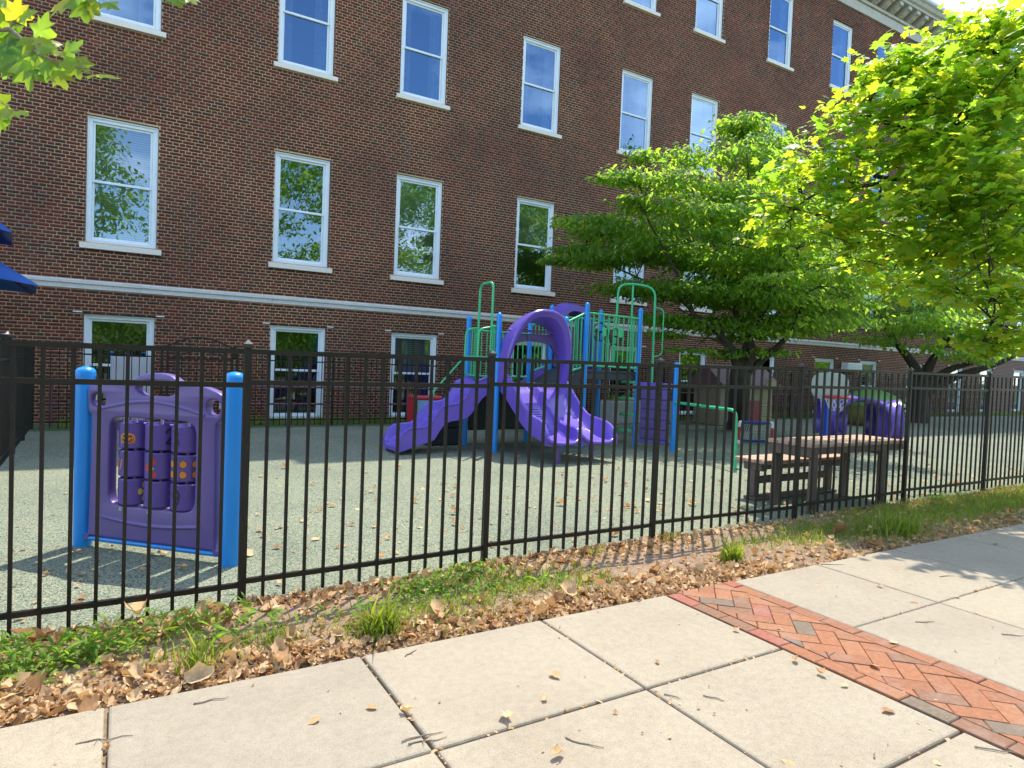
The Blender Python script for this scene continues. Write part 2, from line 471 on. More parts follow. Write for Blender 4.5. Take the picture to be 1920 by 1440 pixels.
# ------------------------------------------------------------------ mesh helpers
class B:
    """collects shapes; part()/top() link them as one mesh object"""

    def __init__(s):
        s.v, s.f = [], []

    def add(s, vs_, fs_):
        k = len(s.v)
        s.v += [tuple(map(float, p)) for p in vs_]
        s.f += [tuple(i + k for i in f) for f in fs_]
        return s

    def box(s, x0, x1, y0, y1, z0, z1):
        return s.add([(x0, y0, z0), (x1, y0, z0), (x1, y1, z0), (x0, y1, z0), (x0, y0, z1), (x1, y0, z1), (x1, y1, z1), (x0, y1, z1)],
                     [(0, 3, 2, 1), (4, 5, 6, 7), (0, 1, 5, 4), (1, 2, 6, 5), (2, 3, 7, 6), (3, 0, 4, 7)])

    def cbox(s, x0, x1, y0, y1, z0, z1, c=0.006):
        """box with chamfered edges all round"""
        if min(x1 - x0, y1 - y0, z1 - z0) < 2.2 * c:
            return s.box(x0, x1, y0, y1, z0, z1)
        vs_, idx = [], {}
        for ix, x in enumerate((x0, x1)):
            for iy, y in enumerate((y0, y1)):
                for iz, z in enumerate((z0, z1)):
                    sx, sy, sz = (c if ix == 0 else -c), (c if iy == 0 else -c), (c if iz == 0 else -c)
                    for a, p in (("x", (x, y + sy, z + sz)), ("y", (x + sx, y, z + sz)), ("z", (x + sx, y + sy, z))):
                        idx[(ix, iy, iz, a)] = len(vs_)
                        vs_.append(p)
        g = lambda *k: idx[k]
        fs_ = []
        for i in (0, 1):
            q = [g(i, 0, 0, "x"), g(i, 1, 0, "x"), g(i, 1, 1, "x"), g(i, 0, 1, "x")]
            fs_.append(q if i else q[::-1])
            q = [g(0, i, 0, "y"), g(0, i, 1, "y"), g(1, i, 1, "y"), g(1, i, 0, "y")]
            fs_.append(q if i else q[::-1])
            q = [g(0, 0, i, "z"), g(1, 0, i, "z"), g(1, 1, i, "z"), g(0, 1, i, "z")]
            fs_.append(q if i else q[::-1])
        for i in (0, 1):
            for j in (0, 1):
                fs_.append((g(i, j, 0, "x"), g(i, j, 1, "x"), g(i, j, 1, "y"), g(i, j, 0, "y")))
                fs_.append((g(i, 0, j, "x"), g(i, 1, j, "x"), g(i, 1, j, "z"), g(i, 0, j, "z")))
                fs_.append((g(0, i, j, "y"), g(1, i, j, "y"), g(1, i, j, "z"), g(0, i, j, "z")))
        for i in (0, 1):
            for j in (0, 1):
                for k in (0, 1):
                    fs_.append((g(i, j, k, "x"), g(i, j, k, "y"), g(i, j, k, "z")))
        return s.add(vs_, fs_)

    def tube(s, pts, r, n=10, caps=True):
        """round tube along a path; r may be one radius or one per point"""
        P = [np.array(p, float) for p in pts]
        R = [r] * len(P) if isinstance(r, (int, float)) else list(r)
        T = []
        for i in range(len(P)):
            a, b = P[max(i - 1, 0)], P[min(i + 1, len(P) - 1)]
            t = b - a
            T.append(t / (np.linalg.norm(t) + 1e-9))
        ref = np.array([0, 0, 1.0]) if abs(T[0][2]) < 0.9 else np.array([1.0, 0, 0])
        u = np.cross(T[0], ref)
        u /= np.linalg.norm(u)
        vs_ = []
        for i in range(len(P)):
            u = u - T[i] * np.dot(u, T[i])
            u /= np.linalg.norm(u) + 1e-9
            w = np.cross(T[i], u)
            for k in range(n):
                a = 2 * math.pi * k / n
                vs_.append(P[i] + R[i] * (math.cos(a) * u + math.sin(a) * w))
        fs_ = []
        for i in range(len(P) - 1):
            for k in range(n):
                a, b = i * n + k, i * n + (k + 1) % n
                fs_.append((a, b, b + n, a + n))
        if caps:
            fs_.append(tuple(range(n))[::-1])
            fs_.append(tuple((len(P) - 1) * n + k for k in range(n)))
        return s.add(vs_, fs_)

    def lathe(s, c, prof, n=20, axis=2):
        """prof: list of (radius, height) about an axis through c"""
        vs_ = []
        for r, h in prof:
            for k in range(n):
                a = 2 * math.pi * k / n
                p = [r * math.cos(a), r * math.sin(a), h]
                p = p if axis == 2 else ([p[0], p[2], p[1]] if axis == 1 else [p[2], p[0], p[1]])
                vs_.append((c[0] + p[0], c[1] + p[1], c[2] + p[2]))
        fs_ = []
        for i in range(len(prof) - 1):
            for k in range(n):
                a, b = i * n + k, i * n + (k + 1) % n
                fs_.append((a, b, b + n, a + n))
        fs_.append(tuple(range(n))[::-1])
        fs_.append(tuple((len(prof) - 1) * n + k for k in range(n)))
        return s.add(vs_, fs_)

    def loft(s, rings, closed=True, caps=True):
        n = len(rings[0])
        vs_ = [p for r in rings for p in r]
        fs_ = []
        for i in range(len(rings) - 1):
            for k in range(n if closed else n - 1):
                a, b = i * n + k, i * n + (k + 1) % n
                fs_.append((a, b, b + n, a + n))
        if caps and closed:
            fs_.append(tuple(range(n))[::-1])
            fs_.append(tuple((len(rings) - 1) * n + k for k in range(n)))
        return s.add(vs_, fs_)

    def prism(s, poly, z0, z1, f=lambda x, y, z: (x, y, z)):
        n = len(poly)
        vs_ = [f(x, y, z0) for x, y in poly] + [f(x, y, z1) for x, y in poly]
        fs_ = [tuple(range(n))[::-1], tuple(range(n, 2 * n))]
        fs_ += [(i, (i + 1) % n, n + (i + 1) % n, n + i) for i in range(n)]
        return s.add(vs_, fs_)


def np_mesh(name, verts, tris):
    me = bpy.data.meshes.new(name)
    verts = np.ascontiguousarray(verts, dtype=np.float32)
    tris = np.ascontiguousarray(tris, dtype=np.int32)
    k = tris.shape[1]
    me.vertices.add(len(verts))
    me.vertices.foreach_set("co", verts.ravel())
    me.loops.add(tris.size)
    me.loops.foreach_set("vertex_index", tris.ravel())
    me.polygons.add(len(tris))
    me.polygons.foreach_set("loop_start", np.arange(0, tris.size, k, dtype=np.int32))
    me.polygons.foreach_set("loop_total", np.full(len(tris), k, dtype=np.int32))
    me.update(calc_edges=True)
    return me


def smooth(me, deg=None):
    me.polygons.foreach_set("use_smooth", np.ones(len(me.polygons), dtype=bool))
    if deg is not None:
        me.set_sharp_from_angle(angle=math.radians(deg))
    me.update()


def origin_of(o):
    v = np.zeros(3)
    while o is not None:
        v += np.array(o.location)
        o = o.parent
    return v


def tag(o, label=None, cat=None, group=None, kind=None):
    if label:
        o["label"] = label
    if cat:
        o["category"] = cat
    if group:
        o["group"] = group
    if kind:
        o["kind"] = kind
    return o


def link(name, me, mat, parent=None, loc=(0, 0, 0), rot=None):
    o = bpy.data.objects.new(name, me)
    COL.objects.link(o)
    if mat is not None and len(me.materials) == 0:
        me.materials.append(mat)
    if parent is not None:
        o.parent = parent
    o.location = loc
    if rot is not None:
        o.rotation_euler = rot
    return o


def part(name, b, mat, parent=None, sm=None, fix=True):
    """links what b collected (world coordinates) under parent"""
    off = origin_of(parent) if parent is not None else np.zeros(3)
    me = bpy.data.meshes.new(name)
    me.from_pydata([tuple(np.array(p) - off) for p in b.v], [], b.f)
    if fix:
        import bmesh
        bm = bmesh.new()
        bm.from_mesh(me)
        bmesh.ops.recalc_face_normals(bm, faces=bm.faces)
        bm.to_mesh(me)
        bm.free()
    if sm:
        smooth(me, sm)
    me.update()
    return link(name, me, mat, parent)


def thing(name, label, cat, loc, group=None):
    o = bpy.data.objects.new(name, None)
    o.empty_display_size = 0.1
    COL.objects.link(o)
    o.location = tuple(map(float, loc))
    return tag(o, label, cat, group)


def scatter(bases, sel, pos, rot, scale):
    """bases: list of (verts, tris) of one shape each; joins transformed copies. rot: (n,3,3)"""
    V, T, k = [], [], 0
    for bi, (bv, bt) in enumerate(bases):
        ids = np.nonzero(sel == bi)[0]
        if len(ids) == 0:
            continue
        v = np.einsum("nij,mj->nmi", rot[ids], bv) * scale[ids][:, None, None] + pos[ids][:, None, :]
        t = bt[None] + (np.arange(len(ids)) * len(bv))[:, None, None] + k
        V.append(v.reshape(-1, 3))
        T.append(t.reshape(-1, 3))
        k += len(ids) * len(bv)
    return np.concatenate(V), np.concatenate(T)


def rot_zyx(yaw, pitch, roll):
    n = len(yaw)
    cy, sy, cp, sp, cr, sr = np.cos(yaw), np.sin(yaw), np.cos(pitch), np.sin(pitch), np.cos(roll), np.sin(roll)
    R = np.zeros((n, 3, 3))
    R[:, 0, 0], R[:, 0, 1], R[:, 0, 2] = cy * cp, cy * sp * sr - sy * cr, cy * sp * cr + sy * sr
    R[:, 1, 0], R[:, 1, 1], R[:, 1, 2] = sy * cp, sy * sp * sr + cy * cr, sy * sp * cr - cy * sr
    R[:, 2, 0], R[:, 2, 1], R[:, 2, 2] = -sp, cp * sr, cp * cr
    return R


def arc_pts(c, r, a0, a1, n, plane="xz"):
    out = []
    for i in range(n + 1):
        a = math.radians(a0 + (a1 - a0) * i / n)
        u, w = r * math.cos(a), r * math.sin(a)
        out.append((c[0] + u, c[1], c[2] + w) if plane == "xz" else ((c[0], c[1] + u, c[2] + w) if plane == "yz" else (c[0] + u, c[1] + w, c[2])))
    return out


def bend(pts, r=0.12, n=6):
    """rounds the corners of a polyline"""
    P = [np.array(p, float) for p in pts]
    out = [P[0]]
    for i in range(1, len(P) - 1):
        a, b = P[i - 1] - P[i], P[i + 1] - P[i]
        la, lb = np.linalg.norm(a), np.linalg.norm(b)
        d = min(r, la * 0.48, lb * 0.48)
        p0, p1 = P[i] + a / la * d, P[i] + b / lb * d
        for k in range(n + 1):
            t = k / n
            out.append((1 - t) ** 2 * p0 + 2 * t * (1 - t) * P[i] + t * t * p1)
    out.append(P[-1])
    return out


# ------------------------------------------------------------------ ground, pavement, playground surface
def sheet(name, x0, x1, y0, y1, z, mat, label, cat):
    b = B().add([(x0, y0, z), (x1, y0, z), (x1, y1, z), (x0, y1, z)], [(0, 1, 2, 3)])
    return tag(part(name, b, mat, fix=False), label, cat, kind="structure")


sheet("ground", -400, 400, -400, 400, -0.10, M["turf"], "wide flat ground under and around the whole scene", "ground")
sheet("road", -60, 80, -12.0, -2.2, -0.09, M["asphalt"], "dark asphalt road running along the far side of the pavement", "road")
sheet("playground_surface", -14, 60, 4.02, 14.2, -0.004, M["rubber"], "grey green speckled rubber surface covering the whole playground", "playground surface")


FENCE_X = [-2.83, -1.085, 0.663, 2.405, 4.155, 6.181, 8.36, 10.40, 18.6]
FENCE_Y = [4.10, 4.16, 4.207, 4.323, 4.37, 4.375, 4.42, 4.43, 4.48]


def height_noise(x, y):
    return (0.5 * np.sin(3.1 * x + 1.3 * y) + 0.35 * np.sin(7.3 * x - 4.1 * y + 1.0) + 0.3 * np.sin(13.0 * x + 9.0 * y) + 0.2 * np.sin(23 * x - 17 * y))


def verge_z(x, y):
    edge = np.interp(x, FENCE_X, FENCE_Y) + 0.07
    t = np.clip((y - 3.27) / 0.25, 0, 1) * np.clip((edge - y) / 0.10, 0, 1)
    return -0.03 + t * (0.042 + 0.012 * height_noise(x, y))


xs, ys = np.arange(-6, 22, 0.06), np.arange(3.20, 4.56, 0.06)
gx, gy = np.meshgrid(xs, ys)
vv = np.stack([gx.ravel(), gy.ravel(), verge_z(gx, gy).ravel()], 1)
nx = len(xs)
q = [(j * nx + i, j * nx + i + 1, (j + 1) * nx + i + 1, (j + 1) * nx + i) for j in range(len(ys) - 1) for i in range(nx - 1)]
me = np_mesh("verge", vv, np.array(q))
smooth(me)
tag(link("verge", me, M["soil"]), "bare brown soil strip between the black fence and the pavement", "soil strip", kind="structure")
b = B().add([(-14, 14.2, -0.01), (60, 14.2, -0.01), (60, 15.62, -0.01), (-14, 15.62, -0.01)], [(0, 1, 2, 3)])
tag(part("lawn", b, M["turf"], fix=False), "narrow strip of lawn along the foot of the brick wall", "lawn", kind="structure")

# joint of the rubber surfacing, a thin dark line
b = B()
sp_ = [on_ground(x, y) for x, y in ((1180, 838), (1262, 853), (1330, 870), (1410, 886), (1500, 897), (1640, 900))]
ring_ = []
for k in range(len(sp_)):
    a_, c_ = sp_[max(k - 1, 0)], sp_[min(k + 1, len(sp_) - 1)]
    d_ = (c_ - a_) / np.linalg.norm(c_ - a_)
    ring_.append([(sp_[k][0] - d_[1] * 0.008, sp_[k][1] + d_[0] * 0.008, 0.0005), (sp_[k][0] + d_[1] * 0.008, sp_[k][1] - d_[0] * 0.008, 0.0005)])
b.loft(ring_, closed=False, caps=False)
part("surface_seam", b, M["deck"], bpy.data.objects["playground_surface"], fix=False)

# pavement: bedding with every slab and every paver as a piece of its own
pavement = part("pavement", B().add([(-16, -2.2, -0.028), (30, -2.2, -0.028), (30, 3.27, -0.028), (-16, 3.27, -0.028)], [(0, 1, 2, 3)]), M["joint"], fix=False)
tag(pavement, "pale concrete pavement of square slabs with a brick strip", "pavement", kind="structure")
GX_L = [-3.42, -2.28, -1.155, -0.02, 1.105, 2.222, 3.245]
GX_R = [3.925, 4.925, 6.03, 7.14, 8.25, 9.36, 10.47, 11.6]
GY = [-2.2, -1.42, -0.48, 0.46, 1.40, 2.325, 3.262]


def slab(x0, x1, y0, y1, g):
    """slab with a tooled rounded edge"""
    b = B()
    c, z = 0.012, rnd.uniform(-0.0015, 0.0015)
    x0, x1, y0, y1 = x0 + g, x1 - g, y0 + g, y1 - g
    r = [[(x0, y0, -0.03), (x1, y0, -0.03), (x1, y1, -0.03), (x0, y1, -0.03)]]
    for ins, dz in ((0.0, -0.011), (0.004, -0.004), (c, -0.0004), (c + 0.012, 0.0)):
        r.append([(x0 + ins, y0 + ins, z + dz), (x1 - ins, y0 + ins, z + dz), (x1 - ins, y1 - ins, z + dz), (x0 + ins, y1 - ins, z + dz)])
    b.loft(r, True, True)
    part("slab", b, M["concrete"], pavement)


for GX in (GX_L, GX_R):
    for i in range(len(GX) - 1):
        for j in range(len(GY) - 1):
            thin = GX is GX_R
            slab(GX[i], GX[i + 1], GY[j], GY[j + 1], 0.0035 if thin else 0.0075)
# far slabs beyond the frame edges stay single long bays
for x0, x1 in ((-16, -3.42), (11.6, 30)):
    slab(x0, x1, -2.2, 3.262, 0.006)


def clip_poly(poly, x0, x1, y0, y1):
    def cut(p, ins, inter):
        out = []
        for i in range(len(p)):
            a, c = p[i - 1], p[i]
            if ins(c):
                if not ins(a):
                    out.append(inter(a, c))
                out.append(c)
            elif ins(a):
                out.append(inter(a, c))
        return out
    for ax, lim, sgn in ((0, x0, 1), (0, x1, -1), (1, y0, 1), (1, y1, -1)):
        if not poly:
            return poly
        poly = cut(poly, lambda p: sgn * (p[ax] - lim) >= 0,
                   lambda a, c: tuple(a[k] + (c[k] - a[k]) * (lim - a[ax]) / (c[ax] - a[ax]) if k != ax else lim for k in (0, 1)))
    return poly


def area(p):
    return abs(sum(p[i - 1][0] * p[i][1] - p[i][0] * p[i - 1][1] for i in range(len(p)))) / 2


def shrink(p, d):
    cx, cy = sum(a for a, _ in p) / len(p), sum(c for _, c in p) / len(p)
    out = []
    for x, y in p:
        L = math.hypot(x - cx, y - cy) + 1e-6
        out.append((x - (x - cx) / L * d * 1.3, y - (y - cy) / L * d * 1.3))
    return out


def paver(poly):
    if len(poly) < 3 or area(poly) < 0.0012:
        return
    z = rnd.uniform(-0.003, 0.002)
    a, c = shrink(poly, 0.0018), shrink(poly, 0.0058)
    r = [[(x, y, -0.032) for x, y in a], [(x, y, z - 0.005) for x, y in a], [(x, y, z) for x, y in c]]
    part("paver_brick", B().loft(r), M["paver"], pavement)


BX0, BX1 = 3.252, 3.918
y = 3.245
while y > -0.6:
    for x0, x1, o in ((BX0, BX0 + 0.104, 0.0), (BX1 - 0.104, BX1, 0.09)):
        paver([(x0, y - 0.223 + o * 0.5, ), (x1, y - 0.223 + o * 0.5), (x1, y + o * 0.5), (x0, y + o * 0.5)] if False else
              [(x0, max(y - 0.223 - o, -0.7)), (x1, max(y - 0.223 - o, -0.7)), (x1, min(y - o, 3.262)), (x0, min(y - o, 3.262))])
    y -= 0.223
paver([(BX1 - 0.104, 3.158), (BX1, 3.158), (BX1, 3.262), (BX1 - 0.104, 3.262)])
w_ = 0.1105
ca, sa = math.cos(math.radians(45)), math.sin(math.radians(45))
for i in range(-40, 44):
    for j in range(-40, 44):
        t = (i - j) % 4
        if t == 0:
            c0 = [(i, j), (i + 2, j), (i + 2, j + 1), (i, j + 1)]
        elif t == 3:
            c0 = [(i, j), (i + 1, j), (i + 1, j + 2), (i, j + 2)]
        else:
            continue
        pl = [(3.585 + w_ * (a * ca - c * sa), 1.4 + w_ * (a * sa + c * ca)) for a, c in c0]
        pl = clip_poly(pl, BX0 + 0.106, BX1 - 0.106, -0.6, 3.262)
        paver(pl)

# ------------------------------------------------------------------ brick building
WY = 15.6
building = thing("brick_building", "long dark red brick building with white sash windows and pale stone band", "building", (10, WY, 0))
COLS = [-3.6, 0.0, 3.55, 6.43, 9.92, 13.4, 16.3, 19.85, 23.42, 26.35, 29.85, 33.4, 36.25, 39.75]
ROWS = [(0.04, 2.19), (3.47, 6.10), (7.92, 10.48), (12.36, 14.95)]     # sill bottom, frame top
HW = 0.625
BAND = (2.67, 2.845)
WX0, WX1, WTOP = -9.0, 62.0, 17.45
BRICK_TO = 36.0
holes = []
for ri, (z0, z1) in enumerate(ROWS):
    for cx in COLS:
        if ri == 3 and cx < 9:
            continue
        holes.append((cx - HW, cx + HW, z0 + (0.0 if ri == 0 else 0.135), z1, ri, cx))

# mortar face with openings
wb = B()
xe = sorted({WX0, WX1} | {h[0] for h in holes} | {h[1] for h in holes})
ze = sorted({-0.12, WTOP} | {h[2] for h in holes} | {h[3] for h in holes})
for i in range(len(xe) - 1):
    for j in range(len(ze) - 1):
        xm, zm = (xe[i] + xe[i + 1]) / 2, (ze[j] + ze[j + 1]) / 2
        if any(h[0] < xm < h[1] and h[2] < zm < h[3] for h in holes):
            continue
        wb.add([(xe[i], WY + 0.011, ze[j]), (xe[i + 1], WY + 0.011, ze[j]), (xe[i + 1], WY + 0.011, ze[j + 1]), (xe[i], WY + 0.011, ze[j + 1])], [(0, 1, 2, 3)])
rv = B()
for x0, x1, z0, z1, ri, cx in holes:                                  # reveals
    y0, y1 = WY + 0.011, WY + 0.30
    rv.add([(x0, y0, z0), (x0, y1, z0), (x0, y1, z1), (x0, y0, z1)], [(0, 1, 2, 3)])
    rv.add([(x1, y0, z0), (x1, y0, z1), (x1, y1, z1), (x1, y1, z0)], [(0, 1, 2, 3)])
    rv.add([(x0, y0, z1), (x0, y1, z1), (x1, y1, z1), (x1, y0, z1)], [(0, 1, 2, 3)])
    rv.add([(x0, y0, z0), (x1, y0, z0), (x1, y1, z0), (x0, y1, z0)], [(0, 1, 2, 3)])
# end walls, back and flat roof
wb.add([(WX0, WY + 0.011, -0.12), (WX0, WY + 14, -0.12), (WX0, WY + 14, WTOP), (WX0, WY + 0.011, WTOP)], [(0, 1, 2, 3)])
wb.add([(WX1, WY + 0.011, -0.12), (WX1, WY + 14, -0.12), (WX1, WY + 14, WTOP), (WX1, WY + 0.011, WTOP)], [(0, 1, 2, 3)])
wb.add([(WX0, WY + 14, -0.12), (WX1, WY + 14, -0.12), (WX1, WY + 14, WTOP), (WX0, WY + 14, WTOP)], [(0, 1, 2, 3)])
wb.add([(WX0, WY + 0.011, WTOP), (WX1, WY + 0.011, WTOP), (WX1, WY + 14, WTOP), (WX0, WY + 14, WTOP)], [(0, 1, 2, 3)])
wall = part("wall", wb, M["mortar"], building, fix=False)
tag(part("window_reveal", rv, M["reveal"], building, fix=False), kind="stuff")

# bricks, English bond: a row of stretchers, a row of headers
CO, ST, HD, JT = 0.0682, 0.238, 0.119, 0.0135
bricks = []
nco = int(WTOP / CO)
for k in range(-1, nco):
    z0 = k * CO
    z1 = z0 + CO - JT
    zc = (z0 + z1) / 2
    if BAND[0] - 0.004 < zc < BAND[1] + 0.004 or zc > 15.62:
        if zc < 16.75:
            continue
    L = ST if k % 2 == 0 else HD
    off = (0.0 if k % 4 == 0 else HD) if L == ST else HD / 2
    hs = sorted((h[0], h[1]) for h in holes if h[2] - 0.02 < zc < h[3] + 0.004)
    if k > 0:
        hs += sorted((cx - 0.715, cx + 0.715) for (_, _, hz0, _, ri, cx) in holes if ri > 0 and hz0 - 0.135 < zc < hz0)
    x = -5.0 + off
    while x < BRICK_TO:
        a, c = x, x + L - JT
        x += L
        for h0, h1 in hs:
            if a < h1 and c > h0:
                if a >= h0 and c <= h1:
                    a = c = 0
                elif a < h0:
                    c = h0 - 0.002
                else:
                    a = h1 + 0.002
        if c - a > 0.025:
            bricks.append((a, c, max(z0, -0.1), z1, abs(c - a - (L - JT)) < 1e-4))
bricks = np.array(bricks)
xc, zc = (bricks[:, 0] + bricks[:, 1]) / 2, (bricks[:, 2] + bricks[:, 3]) / 2
score = np.hypot(xc - 0.4, zc - 1.55)
ok = (bricks[:, 4] > 0.5) & (zc > 2.9) & (xc > -1.75)
score[~ok] = 1e9
single = np.zeros(len(bricks), bool)
single[np.argsort(score)[:300]] = True


def brick_boxes(x0, x1, z0, z1, y0, y1, ch=0.003):
    n = len(x0)
    v = np.zeros((n, 8, 3))
    for i, (ax, az, yy, c) in enumerate(((0, 0, y1, 0), (1, 0, y1, 0), (1, 1, y1, 0), (0, 1, y1, 0), (0, 0, y0, ch), (1, 0, y0, ch), (1, 1, y0, ch), (0, 1, y0, ch))):
        v[:, i, 0] = (x0 + c) if ax == 0 else (x1 - c)
        v[:, i, 1] = yy
        v[:, i, 2] = (z0 + c) if az == 0 else (z1 - c)
    f = np.array([(4, 5, 6, 7), (0, 1, 5, 4), (1, 2, 6, 5), (2, 3, 7, 6), (3, 0, 4, 7)])
    return v.reshape(-1, 3), (f[None] + (np.arange(n) * 8)[:, None, None]).reshape(-1, 4)


bo = origin_of(wall)
g = bricks[~single]
proud = rng.uniform(-0.002, 0.002, len(g))
v, f = brick_boxes(g[:, 0], g[:, 1], g[:, 2], g[:, 3], (WY + proud)[:, None][:, 0], WY + 0.02)
o = link("brick", np_mesh("bricks_joined", v - bo, f), M["brick"], wall)
tag(o, kind="stuff")
shared = {}
for a, c, z0, z1, _ in bricks[single]:
    key = round(c - a, 3)
    if key not in shared:
        hx, hz = (c - a) / 2, (z1 - z0) / 2
        v, f = brick_boxes(np.array([-hx]), np.array([hx]), np.array([-hz]), np.array([hz]), np.array([0.0]), 0.02)
        shared[key] = np_mesh("brick_shape", v, f)
    link("brick", shared[key], M["brick"], wall, tuple(np.array([(a + c) / 2, WY + rnd.uniform(-0.002, 0.002), (z0 + z1) / 2]) - bo))
# far right end of the wall: bricks in the material only
m, n_, l_, bs = new_mat("far_brick")
bt = n_.new("ShaderNodeTexBrick")
tc = n_.new("ShaderNodeTexCoord")
mp = n_.new("ShaderNodeMapping")
mp.inputs["Rotation"].default_value = (math.radians(90), 0, 0)
l_.new(tc.outputs["Object"], mp.inputs["Vector"])
l_.new(mp.outputs["Vector"], bt.inputs["Vector"])
for k_, v_ in (("Scale", 1.0), ("Mortar Size", 0.006), ("Brick Width", 0.238), ("Row Height", 0.0682), ("Bias", -0.2)):
    bt.inputs[k_].default_value = v_
bt.inputs["Color1"].default_value = (0.13, 0.046, 0.037, 1)
bt.inputs["Color2"].default_value = (0.075, 0.036, 0.032, 1)
bt.inputs["Mortar"].default_value = (0.40, 0.32, 0.22, 1)
l_.new(bt.outputs["Color"], bs.inputs["Base Color"])
bs.inputs["Roughness"].default_value = 0.9
fb = B().add([(BRICK_TO, WY, 0), (WX1, WY, 0), (WX1, WY, BAND[0]), (BRICK_TO, WY, BAND[0])], [(0, 1, 2, 3)])
fx = sorted({BRICK_TO, WX1} | {h[0] for h in holes if h[0] > BRICK_TO} | {h[1] for h in holes if h[1] > BRICK_TO})
fz = sorted({0.0, 15.62} | {h[2] for h in holes} | {h[3] for h in holes})
fb = B()
for i in range(len(fx) - 1):
    for j in range(len(fz) - 1):
        xm, zm = (fx[i] + fx[i + 1]) / 2, (fz[j] + fz[j + 1]) / 2
        if not any(h[0] < xm < h[1] and h[2] < zm < h[3] for h in holes):
            fb.add([(fx[i], WY, fz[j]), (fx[i + 1], WY, fz[j]), (fx[i + 1], WY, fz[j + 1]), (fx[i], WY, fz[j + 1])], [(0, 1, 2, 3)])
part("far_brickwork", fb, m, building, fix=False)

# stone band in lengths with recessed joints
x = -5.0
while x < 60:
    L = 2.6 + rnd.uniform(-0.1, 0.1)
    b = B()
    a, c = x + 0.002, x + L - 0.002
    pr_ = [(WY + 0.03, BAND[0]), (WY - 0.018, BAND[0]), (WY - 0.018, BAND[0] + 0.085), (WY - 0.045, BAND[0] + 0.098), (WY - 0.045, BAND[1] - 0.02), (WY - 0.02, BAND[1]), (WY + 0.03, BAND[1])]
    b.loft([[(a, yy, zz) for yy, zz in pr_], [(c, yy, zz) for yy, zz in pr_]])
    part("band_stone", b, M["stone"], building)
    x += L
# cornice: frieze stones, brackets, projecting crown, brick parapet with flashing
x = 8.0
while x < 60:
    b = B().cbox(x + 0.003, x + 0.897, WY - 0.05, WY + 0.05, 15.62, 15.98, 0.008)
    b.cbox(x + 0.003, x + 0.897, WY - 0.12, WY + 0.05, 15.985, 16.10, 0.01)
    part("frieze_stone", b, M["cornice"], building)
    x += 0.9
x = 8.2
brk = None
while x < 60:
    b = B()
    pr_ = [(WY, 16.10), (WY - 0.16, 16.10), (WY - 0.30, 16.16), (WY - 0.42, 16.25), (WY - 0.52, 16.28), (WY - 0.52, 16.42), (WY, 16.42)]
    b.loft([[(x, yy, zz) for yy, zz in pr_], [(x + 0.24, yy, zz) for yy, zz in pr_]])
    if brk is None:
        brk = part("cornice_bracket", b, M["cornice"], building)
        bx = x
    else:
        o = link("cornice_bracket", brk.data, None, building, (x - bx, 0, 0))
    x += 0.62
pr_ = [(WY + 0.05, 16.42), (WY - 0.56, 16.42), (WY - 0.58, 16.50), (WY - 0.66, 16.54), (WY - 0.72, 16.64), (WY - 0.80, 16.70), (WY - 0.80, 16.76), (WY + 0.05, 16.82)]
b = B()
x = 7.6
while x < 61:
    b.loft([[(x + 0.002, yy, zz) for yy, zz in pr_], [(x + 1.798, yy, zz) for yy, zz in pr_]])
    x += 1.8
part("cornice_crown", b, M["cornice"], building)
part("roof_flashing", B().cbox(-9, 62, WY - 0.08, WY + 0.5, 17.44, 17.60, 0.01), M["flashing"], building)


